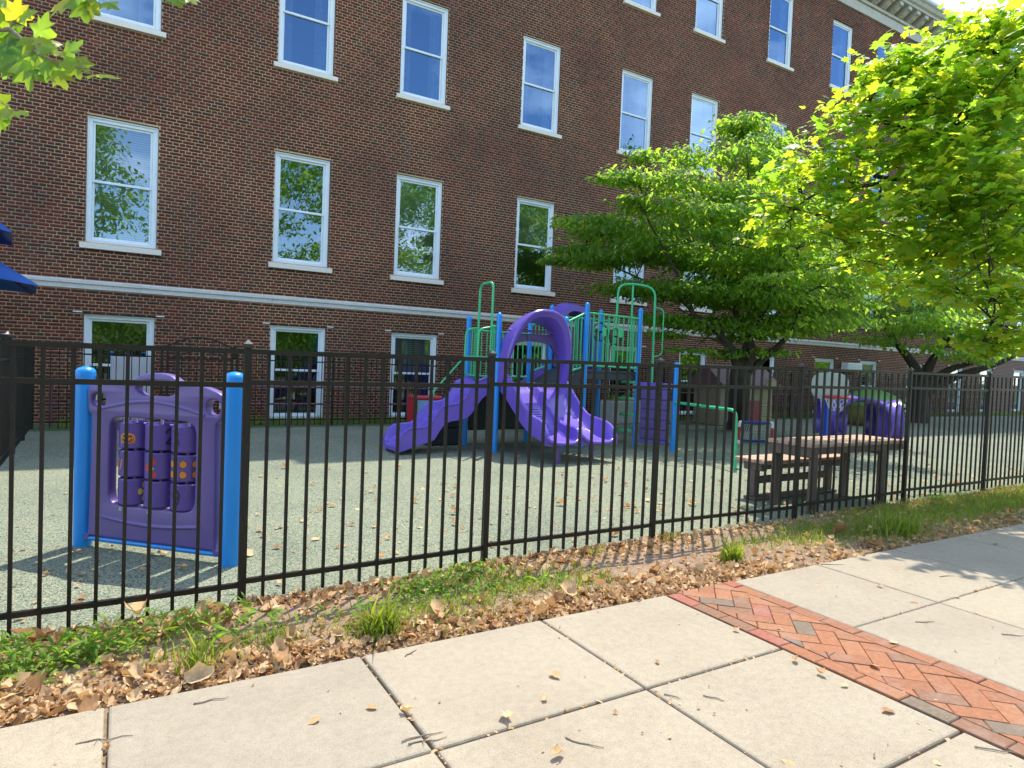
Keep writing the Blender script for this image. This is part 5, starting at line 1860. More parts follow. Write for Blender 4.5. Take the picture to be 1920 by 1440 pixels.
def pad_leaves(pads, size, spread_z=0.45, droop=(0.1, 0.9), roll=0.5, jitter=0.25, loose=0.27):
    """leaf positions and turns in flattened clumps; pads: (centre, radius across, radius up, count)"""
    P, Y, C = [], [], []
    for c, r, h, n in pads:
        k = max(3, int(n / 26))
        sub = rng.normal(0, 1, (k, 3))
        sub /= np.linalg.norm(sub, axis=1)[:, None] + 1e-9
        sub *= rng.uniform(0.15, 1.0, k)[:, None] ** 0.6
        sub *= np.array([r, r, h])
        which = rng.integers(0, k, n)
        d = rng.normal(0, 1, (n, 3)) * np.array([r * loose, r * loose, h * loose])
        p = np.array(c) + sub[which] + d
        P.append(p)
        out = p - np.array(c)
        Y.append(np.arctan2(out[:, 1], out[:, 0]) + rng.normal(0, 0.9, n))
    P, Y = np.concatenate(P), np.concatenate(Y)
    n = len(P)
    R = rot_zyx(Y, rng.uniform(*droop, n), rng.normal(0, roll, n))
    s = size * rng.lognormal(0, jitter, n)
    return P, R, s


def limb(b, p0, p1, r0, r1, wig=0.08, n=7, sag=0.0):
    p0, p1 = np.array(p0, float), np.array(p1, float)
    L = np.linalg.norm(p1 - p0)
    k1, k2 = rng.normal(0, wig * L, 3), rng.normal(0, wig * L, 3)
    pts, rr = [], []
    for i in range(n + 1):
        t = i / n
        p = p0 + (p1 - p0) * t + k1 * math.sin(math.pi * t) + k2 * math.sin(2 * math.pi * t) * 0.5
        p[2] += sag * L * math.sin(math.pi * t)
        pts.append(p)
        rr.append(r0 + (r1 - r0) * t ** 0.8)
    b.tube(pts, rr, 8 if r0 > 0.03 else 6)
    return pts


def grow(name_, root, trunk_pts, trunk_r, main, pads, bark, twig_r=0.012):
    """trunk, main limbs and twigs reaching every leaf clump"""
    rings = trunk_r
    part("trunk", B().tube(trunk_pts, rings, 14), bark, root, 60)
    nodes = []
    for p0, p1, r0, r1 in main:
        b = B()
        pts = limb(b, p0, p1, r0, r1, 0.05, 9, 0.05)
        part("branch", b, bark, root, 60)
        nodes += [(p, r0 + (r1 - r0) * i / 9) for i, p in enumerate(pts)][2:]
    b = B()
    arr = np.array([p for p, _ in nodes])
    for c, r, h, n in pads:
        c = np.array(c)
        d = np.linalg.norm(arr - c, axis=1) + 0.8 * np.maximum(0, arr[:, 2] - c[2])
        j = int(np.argmin(d))
        pts = limb(b, arr[j], c, max(0.012, min(nodes[j][1] * 0.6, 0.035)), 0.008, 0.10, 6, 0.05)
        for _ in range(4):
            e = c + rng.normal(0, 1, 3) * np.array([r, r, h]) * 0.6
            limb(b, pts[rng.integers(2, 6)], e, 0.009, 0.004, 0.1, 4)
    tag(part("twig", b, bark, root, 60, fix=False), kind="stuff")


# right-hand street tree: its trunk stands off to the right, the crown hangs into the picture
mx0 = np.array([11.9, 2.95, 0.0])
mp = thing("maple_tree", "big bright green maple with lobed leaves overhanging the fence at the right", "tree", mx0)
# (photo x, photo y, depth, radius px, height px, leaves)
MP = [(1625, 140, 8.2, 58, 32, 120), (1590, 215, 8.3, 60, 34, 120), (1560, 285, 8.3, 70, 40, 150), (1690, 120, 8.0, 60, 45, 130), (1755, 95, 7.8, 70, 48, 150),
      (1830, 70, 7.6, 70, 50, 170), (1890, 60, 7.4, 60, 55, 170), (1905, 120, 7.2, 60, 50, 150), (1650, 215, 7.9, 80, 50, 190), (1730, 185, 7.7, 80, 55, 200),
      (1810, 160, 7.4, 85, 55, 220), (1885, 190, 7.1, 75, 60, 210), (1500, 345, 8.5, 75, 38, 150), (1475, 400, 8.6, 60, 30, 110), (1470, 440, 8.5, 52, 18, 70),
      (1600, 330, 8.1, 85, 50, 200), (1690, 290, 7.8, 90, 55, 230), (1780, 260, 7.4, 90, 55, 240), (1865, 280, 7.0, 85, 60, 240), (1555, 420, 8.3, 80, 42, 180),
      (1640, 400, 8.0, 90, 50, 220), (1730, 370, 7.6, 95, 55, 240), (1820, 360, 7.2, 95, 60, 250), (1900, 380, 6.9, 75, 65, 220), (1580, 470, 8.2, 70, 30, 110),
      (1680, 470, 7.9, 80, 38, 160), (1770, 450, 7.5, 85, 45, 200), (1860, 460, 7.0, 85, 55, 220), (1790, 535, 7.4, 70, 36, 130), (1870, 545, 7.0, 75, 45, 170),
      (1905, 590, 6.9, 50, 34, 80), (1845, 635, 7.1, 50, 24, 60), (1900, 640, 7.0, 40, 30, 60), (1880, 650, 7.0, 40, 18, 36), (1700, 540, 8.3, 60, 20, 60), (1620, 505, 8.6, 50, 18, 50),
      (1700, 340, 9.0, 90, 55, 90), (1780, 320, 9.0, 110, 60, 140), (1860, 330, 9.0, 110, 70, 150), (1840, 450, 9.0, 100, 60, 120), (1530, 300, 8.6, 50, 20, 50), (1450, 400, 8.7, 34, 20, 40), (1660, 165, 8.1, 50, 26, 60), (1720, 200, 9.7, 70, 40, 110), (1790, 140, 9.7, 80, 40, 130), (1870, 200, 9.6, 80, 50, 150), (1740, 280, 9.9, 80, 40, 120), (1830, 300, 9.8, 90, 50, 150), (1900, 380, 9.6, 80, 50, 150), (1780, 400, 10.0, 80, 40, 120), (1870, 470, 9.8, 80, 40, 130), (1960, 260, 9.0, 90, 70, 200), (1980, 420, 8.6, 80, 60, 180), (1970, 120, 8.8, 80, 60, 180)]
mpads = []
for x, y, d, r, h, n in MP:
    mpads.append((at(x, y, d), r * d / FPX * 0.95, h * d / FPX * 0.72, int(n * (0.85 if x < 1640 else 1.15))))
fork = np.array([11.6, 3.1, 2.3])
mains = [(fork, at(1780, 240, 7.9), 0.10, 0.035), (fork, at(1640, 330, 8.2), 0.09, 0.028), (fork, at(1860, 100, 7.7), 0.09, 0.03), (fork, at(1760, 470, 7.9), 0.07, 0.025),
         (at(1780, 300, 7.8), at(1600, 200, 8.3), 0.04, 0.015), (at(1700, 330, 8.0), at(1490, 390, 8.5), 0.035, 0.012), (fork, at(1890, 380, 8.6), 0.08, 0.03), (fork, at(1860, 600, 7.3), 0.045, 0.015)]
grow("maple", mp, [mx0 + (0, 0, -0.05), mx0 + (0.02, 0.02, 0.5), mx0 + (-0.1, 0.05, 1.4), fork, fork + (0.3, 0.2, 1.2), fork + (0.5, 0.5, 3.5)], [0.24, 0.19, 0.17, 0.16, 0.12, 0.05], mains, mpads, M["bark"])
high = [(np.array([11.6, 4.4, 4.6]), 0.7, 0.4, 90), (np.array([12.3, 3.4, 4.2]), 0.8, 0.4, 120), (np.array([11.2, 2.4, 3.9]), 0.7, 0.35, 110)]
P_, R_, s_ = pad_leaves(mpads, 0.106, droop=(-0.35, 0.7), roll=0.42, jitter=0.32, loose=0.46)
dep = (P_ - EYE) @ FWD
ux_ = PW / 2 + FPX * ((P_ - EYE) @ RGT) / dep
uy_ = PH / 2 - FPX * ((P_ - EYE) @ UPV) / dep
inv = (ux_ > 10) & (ux_ < PW - 8) & (uy_ > 8) & (uy_ < PH)
key = np.where(inv, s_ / dep, -1)
own = np.zeros(len(P_), bool)
own[np.argsort(-key)[:300]] = True
sel = rng.integers(0, 4, len(P_))


def single_leaves(P, R, s, sel, shapes, parent, mat, name="leaf"):
    off = origin_of(parent)
    meshes = []
    for v, f in shapes:
        meshes.append(np_mesh("leaf_shape", v, f))
    for p, r, k, j in zip(P, R, s, sel):
        o = link(name, meshes[j], mat, parent)
        mat4 = Matrix([[r[0][0] * k, r[0][1] * k, r[0][2] * k, p[0] - off[0]], [r[1][0] * k, r[1][1] * k, r[1][2] * k, p[1] - off[1]],
                       [r[2][0] * k, r[2][1] * k, r[2][2] * k, p[2] - off[2]], [0, 0, 0, 1]])
        o.matrix_basis = mat4


single_leaves(P_[own], R_[own], s_[own], sel[own], MAPLE, mp, M["maple"])
Ph, Rh, sh = pad_leaves(high, 0.125, droop=(-0.1, 1.0), roll=0.5)
P2, R2, s2, sel2 = np.concatenate([P_[~own], Ph]), np.concatenate([R_[~own], Rh]), np.concatenate([s_[~own], sh]), np.concatenate([sel[~own], rng.integers(0, 4, len(Ph))])
v, f = scatter(MAPLE, sel2, P2 - origin_of(mp), R2, s2)
tag(link("crown", np_mesh("crown", v, f), M["maple"], mp), kind="stuff")

# left-hand street tree: only a leafy branch tip reaches into the picture
lx0 = np.array([-4.9, 2.7, 0.0])
lt_ = thing("street_tree", "leafy branch tip of a maple reaching in at the top left corner", "tree", lx0)
part("trunk", B().tube([lx0 + (0, 0, -0.05), lx0 + (0, 0.05, 1.2), lx0 + (0.1, 0.1, 2.6), lx0 + (0, 0.2, 5.0)], [0.2, 0.16, 0.14, 0.09], 14), M["bark"], lt_, 60)
tipL = [at(-90, 60, 4.3), at(20, 55, 4.1), at(70, 100, 4.0), at(110, 120, 3.95), at(160, 128, 3.9)]
b = B().tube([lx0 + (0.05, 0.12, 2.9), lx0 + (0.9, 0.7, 3.5)] + tipL, [0.05, 0.04, 0.022, 0.013, 0.009, 0.006, 0.003], 8)
part("branch", b, M["twig"], lt_, 60)
b = B().tube([lx0 + (0.9, 0.7, 3.5), at(-40, -60, 4.2), at(60, -40, 4.0), at(150, -18, 3.9), at(200, -10, 3.85)], [0.03, 0.018, 0.012, 0.006, 0.003], 8)
b.tube([lx0 + (0.5, 0.4, 3.1), at(-120, 190, 4.2), at(-30, 205, 4.0)], [0.03, 0.012, 0.004], 8)
part("branch", b, M["twig"], lt_, 60)
# (photo x, photo y, depth, width px, way the tip points in the picture, tilt towards the camera)
LV = [(183, 139, 3.9, 46, -10, 0.25), (142, 115, 3.92, 44, -70, 0.6), (110, 135, 3.95, 42, -60, 0.7), (92, 120, 3.95, 40, -100, 0.9), (128, 97, 3.95, 44, 30, 0.9), (105, 96, 3.95, 36, -30, 0.4),
      (55, 122, 4.0, 62, -80, 1.0), (75, 58, 4.0, 44, 60, 0.9), (85, 72, 3.98, 40, -40, 0.5), (58, 75, 4.0, 40, -60, 0.5), (30, 28, 4.05, 40, 80, 0.8), (42, 28, 4.03, 34, 20, 1.0), (14, 30, 4.1, 46, 120, 0.9),
      (18, 80, 4.1, 62, -120, 0.9), (5, 95, 4.1, 60, -90, 1.1), (28, 112, 4.05, 54, -80, 0.9), (60, 97, 4.0, 46, -100, 0.9), (22, 124, 4.03, 30, -60, 0.4), (3, 118, 4.1, 30, 180, 0.4), (-10, 60, 4.15, 60, 100, 0.8),
      (-20, 20, 4.2, 60, 90, 0.8), (10, 2, 4.1, 34, -40, 0.4), (70, 130, 4.0, 36, -30, 0.5), (80, 85, 3.9, 30, -20, 0.8),
      (122, 2, 3.95, 50, -120, 0.5), (155, 4, 3.9, 52, -80, 0.8), (170, 12, 3.9, 34, -70, 0.9), (200, 5, 3.86, 32, -30, 0.5), (330, -4, 3.8, 30, -60, 0.5), (140, -10, 3.9, 50, 60, 0.8),
      (6, 208, 4.0, 46, -140, 0.8), (26, 209, 3.98, 34, -5, 0.5), (-14, 196, 4.05, 50, 120, 0.8), (0, 224, 4.0, 34, -100, 0.7), (352, -8, 3.8, 34, -40, 0.6), (45, 90, 4.1, 56, -140, 1.1), (0, 60, 4.2, 60, -60, 1.1)]
Pl, Rl, sl, kl = [], [], [], []
for x, y, d, wpx, ang, tilt in LV:
    a = math.radians(ang + rnd.uniform(-8, 8))
    tip = math.cos(a) * RGT + math.sin(a) * UPV
    tip = tip - FWD * 0.25
    tip /= np.linalg.norm(tip)
    # the blade's face lies between straight up and facing the camera
    nrm = (1 - tilt * 0.7) * np.array([0, 0, 1.0]) - FWD * tilt * 0.9 + rng.normal(0, 0.12, 3)
    nrm = nrm - tip * np.dot(nrm, tip)
    nrm /= np.linalg.norm(nrm)
    sd = np.cross(nrm, tip)
    Pl.append(at(x, y, d))
    Rl.append(np.stack([tip, sd, nrm], 1))
    sl.append(wpx * d / FPX * 1.22)
    kl.append(rnd.randrange(4))
single_leaves(np.array(Pl), np.array(Rl), np.array(sl), np.array(kl), MAPLE, lt_, M["maple"])
b = B()
for p, r, k in zip(Pl, Rl, sl):
    base = np.array(p) - r[:, 0] * k * 0.16
    j = min(range(len(tipL)), key=lambda i: np.linalg.norm(tipL[i] - base))
    tgt = tipL[j] if np.linalg.norm(tipL[j] - base) < 0.35 else base + np.array([-0.06, 0.02, 0.05])
    b.tube([base, (base + tgt) / 2 + np.array([0, 0, 0.012]), tgt], [0.0016, 0.0018, 0.002], 5)
tag(part("leaf_stalk", b, M["twig"], lt_, 60, fix=False), kind="stuff")

# small layered tree inside the playground
t2 = np.array([13.35, 11.3, 0.0])
dg = thing("small_tree", "spreading small tree with layered leaves and forked grey trunk in the playground", "tree", t2)
T2 = [(1392, 235, 15.0, 40, 32, 420), (1430, 270, 15.2, 60, 34, 460), (1375, 290, 14.6, 70, 36, 560), (1450, 320, 15.0, 70, 40, 600), (1210, 290, 14.6, 46, 20, 260), (1165, 330, 13.8, 46, 22, 300), (1220, 335, 13.9, 70, 28, 520),
      (1290, 300, 14.4, 60, 28, 440), (1300, 350, 13.9, 85, 34, 700), (1390, 360, 14.0, 85, 36, 720), (1180, 375, 13.7, 36, 12, 160), (1240, 385, 13.8, 80, 26, 520), (1330, 405, 13.7, 85, 32, 640), (1320, 440, 13.6, 38, 26, 260),
      (1420, 420, 14.0, 80, 34, 600), (1490, 390, 14.4, 70, 36, 500), (1500, 460, 14.3, 80, 36, 560), (1105, 415, 15.2, 62, 20, 420), (1150, 440, 15.2, 80, 24, 560), (1070, 470, 15.4, 46, 14, 240), (1032, 490, 15.6, 32, 10, 130),
      (1120, 490, 15.4, 80, 22, 520), (1200, 470, 15.3, 85, 28, 640), (1280, 480, 15.2, 85, 34, 760), (1360, 490, 15.0, 85, 40, 800), (1440, 500, 15.0, 85, 42, 800), (1165, 540, 15.4, 70, 20, 400), (1230, 545, 15.3, 80, 28, 600),
      (1310, 550, 15.3, 85, 36, 760), (1390, 560, 15.2, 85, 40, 800), (1470, 560, 15.2, 85, 42, 800), (1550, 540, 15.4, 80, 40, 640), (1250, 600, 15.2, 60, 20, 300), (1330, 610, 15.4, 70, 26, 420), (1420, 625, 15.4, 80, 26, 460),
      (1500, 610, 15.4, 75, 28, 420), (1570, 600, 15.8, 70, 26, 340), (1300, 655, 14.6, 40, 14, 130), (1370, 665, 15.6, 50, 16, 160), (1450, 660, 15.6, 50, 16, 150), (1230, 440, 16.5, 90, 34, 560), (1340, 460, 16.8, 110, 60, 900),
      (1450, 440, 16.8, 110, 60, 900), (1400, 540, 16.8, 120, 50, 800), (1550, 480, 16.2, 90, 50, 620), (1610, 540, 16.2, 60, 34, 320), (1240, 630, 15.0, 40, 12, 120), (1560, 440, 15.6, 70, 40, 500), (1620, 480, 15.8, 60, 30, 380), (1350, 540, 16.4, 120, 40, 900), (1460, 500, 16.6, 110, 50, 900), (1270, 420, 16.4, 70, 30, 420), (1400, 600, 16.2, 110, 26, 600), (1530, 575, 16.2, 80, 30, 480), (1510, 430, 12.8, 70, 26, 380), (1580, 470, 12.6, 70, 26, 380), (1640, 450, 12.9, 70, 30, 380), (1560, 520, 12.8, 60, 22, 300), (1650, 520, 13.0, 60, 20, 280), (1460, 520, 13.2, 60, 22, 300), (1600, 570, 13.2, 50, 14, 180)]
dpads = []
for x, y, d, r, h, n in T2:
    dpads.append((at(x, y, d), r * d / FPX * 1.02, h * d / FPX * 0.55, int(n * (1.0 if d < 14.9 else 1.9))))
f2 = at(1388, 705, 15.5)
f2b = at(1375, 665, 15.5)
base2 = on_ground(1383, 806)
dg.location = tuple(base2)
dmain = [(f2, at(1300, 590, 15.1), 0.13, 0.05), (f2, at(1372, 560, 15.6), 0.12, 0.05), (f2, at(1420, 610, 15.4), 0.11, 0.05), (f2 + (0.05, 0, -0.25), at(1490, 610, 15.2), 0.12, 0.05),
         (at(1300, 590, 15.1), at(1210, 400, 14.0), 0.05, 0.015), (at(1372, 560, 15.6), at(1400, 290, 14.8), 0.05, 0.012), (at(1420, 610, 15.4), at(1470, 380, 14.5), 0.05, 0.015), (at(1490, 610, 15.2), at(1600, 530, 15.8), 0.05, 0.02),
         (at(1300, 590, 15.1), at(1090, 470, 15.3), 0.04, 0.012), (at(1372, 560, 15.6), at(1300, 380, 14.0), 0.045, 0.012), (at(1490, 610, 15.2), at(1500, 470, 14.6), 0.04, 0.015)]
grow("dogwood", dg, [base2 + (0, 0, -0.05), base2 + (0.02, 0, 0.25), base2 * 0.5 + f2 * 0.5, f2, f2 * 0.5 + f2b * 0.5], [0.36, 0.27, 0.25, 0.24, 0.14], dmain, dpads, M["bark"])
P_, R_, s_ = pad_leaves(dpads, 0.120, droop=(0.0, 0.8), roll=0.4)
v, f = scatter(OVAL, rng.integers(0, 3, len(P_)), P_ - origin_of(dg), R_, s_)
tag(link("crown", np_mesh("crown", v, f), M["dog"], dg), kind="stuff")

# far tree near the end of the building
base3 = on_ground(1722, 792)
tr3 = thing("forked_tree", "dark trunked tree forking low near the far end of the playground", "tree", base3)
d3 = float((base3 - EYE) @ FWD)
T3 = [(1650, 590, 0, 60, 24, 420), (1720, 570, -1, 80, 34, 620), (1790, 560, -1, 80, 34, 620), (1860, 590, 0, 70, 34, 520), (1690, 620, -1, 60, 22, 340), (1760, 610, -2, 70, 30, 520), (1830, 630, -1, 70, 30, 460), (1900, 640, 0, 60, 30, 380),
      (1640, 520, 0, 60, 30, 400), (1720, 510, 1, 80, 36, 560), (1800, 510, 1, 80, 36, 560), (1880, 520, 1, 70, 36, 480), (1750, 660, -2, 40, 14, 160), (1810, 675, -1, 40, 14, 150), (1600, 600, 1, 50, 22, 260), (1960, 600, 1, 60, 40, 320), (1680, 560, -2.5, 50, 16, 240), (1800, 460, 2, 90, 40, 480), (1700, 470, 1, 70, 30, 420), (1680, 500, -1, 60, 20, 320), (1780, 590, -2, 80, 26, 520), (1850, 660, -2, 60, 14, 240), (1730, 600, -3, 70, 18, 420), (1640, 640, -1, 50, 14, 200)]
fpads = [(at(x, y, d3 + dd), r * d3 / FPX * 0.9, h * d3 / FPX * 0.85, int(n * 1.05)) for x, y, dd, r, h, n in T3]
f3 = at(1727, 712, d3)
fmain = [(f3, at(1655, 600, d3), 0.20, 0.07), (f3, at(1790, 610, d3 - 1), 0.15, 0.05), (f3 + (0, 0, -0.1), at(1770, 640, d3), 0.15, 0.07), (f3 + (0.1, 0, -0.3), at(1855, 668, d3 - 0.5), 0.17, 0.05), (f3 + (0.1, 0, -0.6), at(1925, 655, d3 - 1), 0.19, 0.06),
         (at(1655, 600, d3), at(1590, 560, d3 + 0.5), 0.06, 0.02), (at(1770, 640, d3), at(1790, 500, d3 + 0.5), 0.07, 0.02)]
grow("forked", tr3, [base3 + (0, 0, -0.05), base3 + (0.02, 0, 0.4), base3 * 0.4 + f3 * 0.6, f3], [0.36, 0.28, 0.25, 0.26], fmain, fpads, M["bark"])
P_, R_, s_ = pad_leaves(fpads, 0.15, droop=(0.1, 1.1), roll=0.5)
v, f = scatter(OVAL, rng.integers(0, 3, len(P_)), P_ - origin_of(tr3), R_, s_)
tag(link("crown", np_mesh("crown", v, f), M["dog"], tr3), kind="stuff")

bk_ = B()  # grassy backing added to close the sky gaps mirrored in the low panes
prof_ = [(-20.5, -0.08), (-22.5, 1.4), (-25, 4.2), (-28, 6.0), (-34, 6.6), (-60, 6.8)]
bk_.loft([[(x, yy, zz * (1 + 0.12 * math.sin(x * 0.21)) - 0.02) for yy, zz in prof_] for x in np.linspace(-60, 110, 40)], closed=False, caps=False)
tag(part("backdrop", bk_, M["backdropgrass"], None, 60, fix=False), "green grassy hill added behind the trees to fill the pane reflections", "backdrop", kind="structure")
# wood across the road behind the camera: what the window panes mirror
tv, tsel = [], []
wood_pads = []
wt = B()
for x, top, r_, yy in ((-16, 14, 5.5, -19), (-3.0, 16.5, 3.6, -17), (4.5, 10.5, 4.2, -17), (11.5, 17, 5.2, -18), (20.5, 17.5, 5.5, -19), (30, 17, 6.0, -18), (42, 22.5, 6.0, -18), (54, 17, 6.0, -20), (66, 18, 7.0, -20)):
    wt.tube([(x, yy, -0.1), (x + 0.2, yy, 3), (x, yy, top * 0.6), (x + 0.3, yy, top * 0.9)], [0.4, 0.3, 0.2, 0.06], 10)
    for _ in range(64):
        a, t_ = rng.uniform(0, 2 * math.pi), rng.uniform(0.12, 1.0)
        rr2 = r_ * math.sqrt(max(0.05, 1 - (2.1 * (t_ - 0.52)) ** 2)) * rng.uniform(0.3, 1.0)
        wood_pads.append((np.array([x + rr2 * math.cos(a), yy + rr2 * math.sin(a) * 0.8, top * t_]), 1.25, 0.75, 230))
for x in np.arange(-26, 76, 2.2):
    wood_pads.append((np.array([x, -16.5 + rng.uniform(-2, 1), rng.uniform(0.8, 2.8)]), 1.9, 1.8, 800))
P_, R_, s_ = pad_leaves(wood_pads, 0.24, droop=(-0.2, 1.1), roll=0.7, loose=0.42)
v, f = scatter([(np.array([(-0.5, 0, 0), (0, 0.32, -0.05), (0.5, 0, -0.2), (0, -0.32, -0.05)]), np.array([(0, 2, 1), (0, 3, 2)]))], np.zeros(len(P_), int), P_, R_, s_)
trunks_v, trunks_f = np.array(wt.v), wt.f
wood = link("treeline", np_mesh("treeline", v, f), M["dog"])
tag(wood, "green trees across the road mirrored in the window panes", "trees", kind="stuff")

# ------------------------------------------------------------------ leaf litter, weeds, grass, twigs
def dry_shape(curl, seed):
    r_ = random.Random(seed)
    n = 11
    v = [(0, 0, 0.02)]
    for i in range(n):
        a = 2 * math.pi * i / n
        r = (0.50 if i % 2 == 0 else 0.43) * r_.uniform(0.82, 1.15)
        x, y = r * math.cos(a), r * 0.66 * math.sin(a)
        v.append((x, y, curl * (y * y * 2.2 + 0.5 * x * x) + r_.uniform(-0.04, 0.05)))
    return np.array(v), np.array([(0, i + 1, (i + 1) % n + 1) for i in range(n)])


DRY = [dry_shape(c, i) for i, c in enumerate((0.25, 0.9, 1.6, 2.3, -1.2))]


def litter(name, X, Y, Z, size, label, cat, tilt=0.45, mat="dry", parent=None, shapes=DRY):
    n = len(X)
    R = rot_zyx(rng.uniform(0, 6.28, n), rng.normal(0, tilt, n), rng.normal(0, tilt, n))
    s = size * rng.lognormal(0, 0.38, n)
    P = np.stack([X, Y, Z + 0.13 * s], 1)
    v, f = scatter(shapes, rng.integers(0, len(shapes), n), P, R, s)
    o = link(name, np_mesh(name, v, f), M[mat])
    return tag(o, label, cat, kind="stuff")


def fence_y(x):
    return np.interp(x, [p[0] for p in FP], [p[1] for p in FP])


# drifts along the pavement edge and against the fence, thinner in between
n = 13000
X = np.concatenate([rng.uniform(-4, 16, int(n * 0.5)), rng.uniform(-2.5, 4.5, int(n * 0.5))])
u = rng.uniform(0, 1, n)
k = rng.uniform(0, 1, n)
Y = np.where(k < 0.40, 3.275 + np.abs(rng.normal(0, 0.16, n)), np.where(k < 0.72, fence_y(X) - 0.04 - np.abs(rng.normal(0, 0.15, n)) + 0.06, 3.3 + u * 1.05))
bare = (np.abs(Y - 3.75) < 0.24) & (rng.uniform(0, 1, n) < 0.62) & (X > 0.6)
keep = (Y < fence_y(X) + 0.07) & (Y > 3.262) & ~bare
X, Y = X[keep], Y[keep]
litter("leaf_litter", X, Y, verge_z(X, Y) + 0.022 * rng.uniform(0, 1, len(X)) * np.clip(1.2 - np.abs(Y - 3.36) * 4, 0.25, 1), 0.037, "tan fallen leaves drifted along the fence and the pavement edge", "fallen leaves", 0.55)
n = 520
X = rng.uniform(-3, 9, n)
Y = np.where(rng.uniform(0, 1, n) < 0.5, 3.30 + rng.uniform(0, 0.3, n), 3.35 + rng.uniform(0, 0.95, n))
keep = rng.uniform(0, 1, n) < np.where(X < 1, 1.0, 0.55)
X, Y = X[keep], Y[keep]
litter("curled_leaves", X, Y, verge_z(X, Y) + 0.012, 0.074, "larger curled brown leaves lying on the litter beside the pavement", "fallen leaves", 0.5)
n = 620
X = rng.uniform(-1.1, 14, n)
Y = 4.42 + rng.gamma(1.6, 1.3, n)
keep = (Y < 10.5) & (X > -1.1)
X, Y = X[keep], Y[keep]
litter("scattered_leaves", X, Y, np.zeros(len(X)), 0.052, "small tan leaves scattered over the rubber playground surface", "fallen leaves", 0.22)
# crumbs in the slab joints
Xj, Yj = [], []
for gxv in GX_L[1:-1] + GX_R[1:4]:
    m_ = 46
    Xj.append(rng.normal(gxv, 0.007, m_))
    Yj.append(rng.uniform(0.6, 3.25, m_))
for gyv in GY[2:-1]:
    m_ = 170
    Xj.append(np.concatenate([rng.uniform(-3, 3.2, m_ // 2), rng.uniform(3.95, 9, m_ // 2)]))
    Yj.append(rng.normal(gyv, 0.007, m_ // 2 * 2))
Xj, Yj = np.concatenate(Xj), np.concatenate(Yj)
litter("joint_crumbs", Xj, Yj, np.full(len(Xj), -0.010), 0.016, "dry leaf crumbs caught in the joints of the concrete slabs", "leaf crumbs", 0.3)
Xs, Ys = rng.uniform(-2.5, 9, 420), rng.uniform(0.6, 3.25, 420)
litter("pavement_specks", Xs, Ys, np.full(420, 0.0), 0.012, "tiny brown specks of debris on the pale concrete slabs", "specks", 0.2)


def blade_shape(lean=0.35, w=0.035):
    v = [(-w, 0, 0), (w, 0, 0), (w * 0.8, lean * 0.25, 0.5), (-w * 0.8, lean * 0.25, 0.5), (0, lean, 0.95)]
    return np.array(v), np.array([(0, 1, 2), (0, 2, 3), (3, 2, 4)])


BLADES = [blade_shape(0.15), blade_shape(0.5), blade_shape(0.9, 0.03)]


def blades(name, X, Y, Z, h, label, cat, mat="grass", shapes=BLADES, lean=0.2):
    n = len(X)
    R = rot_zyx(rng.uniform(0, 6.28, n), rng.normal(0, lean, n), rng.normal(0, lean, n))
    v, f = scatter(shapes, rng.integers(0, len(shapes), n), np.stack([X, Y, Z], 1), R, h * rng.lognormal(0, 0.3, n))
    return tag(link(name, np_mesh(name, v, f), M[mat]), label, cat, kind="stuff")


def cluster(cs):
    """points in round patches: (x, y, rx, ry, n)"""
    X, Y = [], []
    for x, y, rx, ry, n in cs:
        X.append(rng.normal(x, rx * 0.5, n))
        Y.append(rng.normal(y, ry * 0.5, n))
    X, Y = np.concatenate(X), np.concatenate(Y)
    k = (Y > 3.25) & (Y < fence_y(X) + 0.08)
    return X[k], Y[k]


# grass: clumps in the middle of the strip, thicker on the right
gp = [(1.75, 3.62, 0.55, 0.28, 700), (2.3, 3.85, 0.45, 0.25, 620), (1.25, 3.50, 0.22, 0.12, 330), (2.75, 3.7, 0.35, 0.25, 450), (0.75, 3.6, 0.3, 0.2, 260), (0.35, 3.55, 0.3, 0.15, 240),
      (-0.75, 3.42, 0.12, 0.10, 260), (-0.62, 3.50, 0.18, 0.1, 150), (4.35, 3.62, 0.13, 0.10, 170), (4.9, 3.85, 0.35, 0.2, 230), (5.5, 3.75, 0.45, 0.3, 600), (5.9, 4.0, 0.5, 0.25, 600), (6.4, 3.7, 0.6, 0.35, 1700), (4.3, 4.25, 0.2, 0.1, 90), (3.35, 4.2, 0.15, 0.1, 80), (3.0, 3.6, 0.1, 0.1, 60)]
gp += [(7.0 + 0.55 * i, 3.85 + 0.05 * (i % 3), 0.6, 0.55, 1500) for i in range(11)]
X, Y = cluster(gp)
blades("grass", X, Y, verge_z(X, Y), 0.062, "rough green grass growing in tufts along the soil strip", "grass")
X, Y = cluster([(1.27, 3.43, 0.10, 0.05, 240), (-0.78, 3.40, 0.08, 0.06, 160), (4.3, 3.60, 0.09, 0.06, 130), (6.6, 3.55, 0.35, 0.12, 500), (0.35, 3.42, 0.06, 0.05, 60)])
blades("tall_grass", X, Y, verge_z(X, Y), 0.14, "bright upright tufts of tall grass near the pavement edge", "grass", lean=0.12)
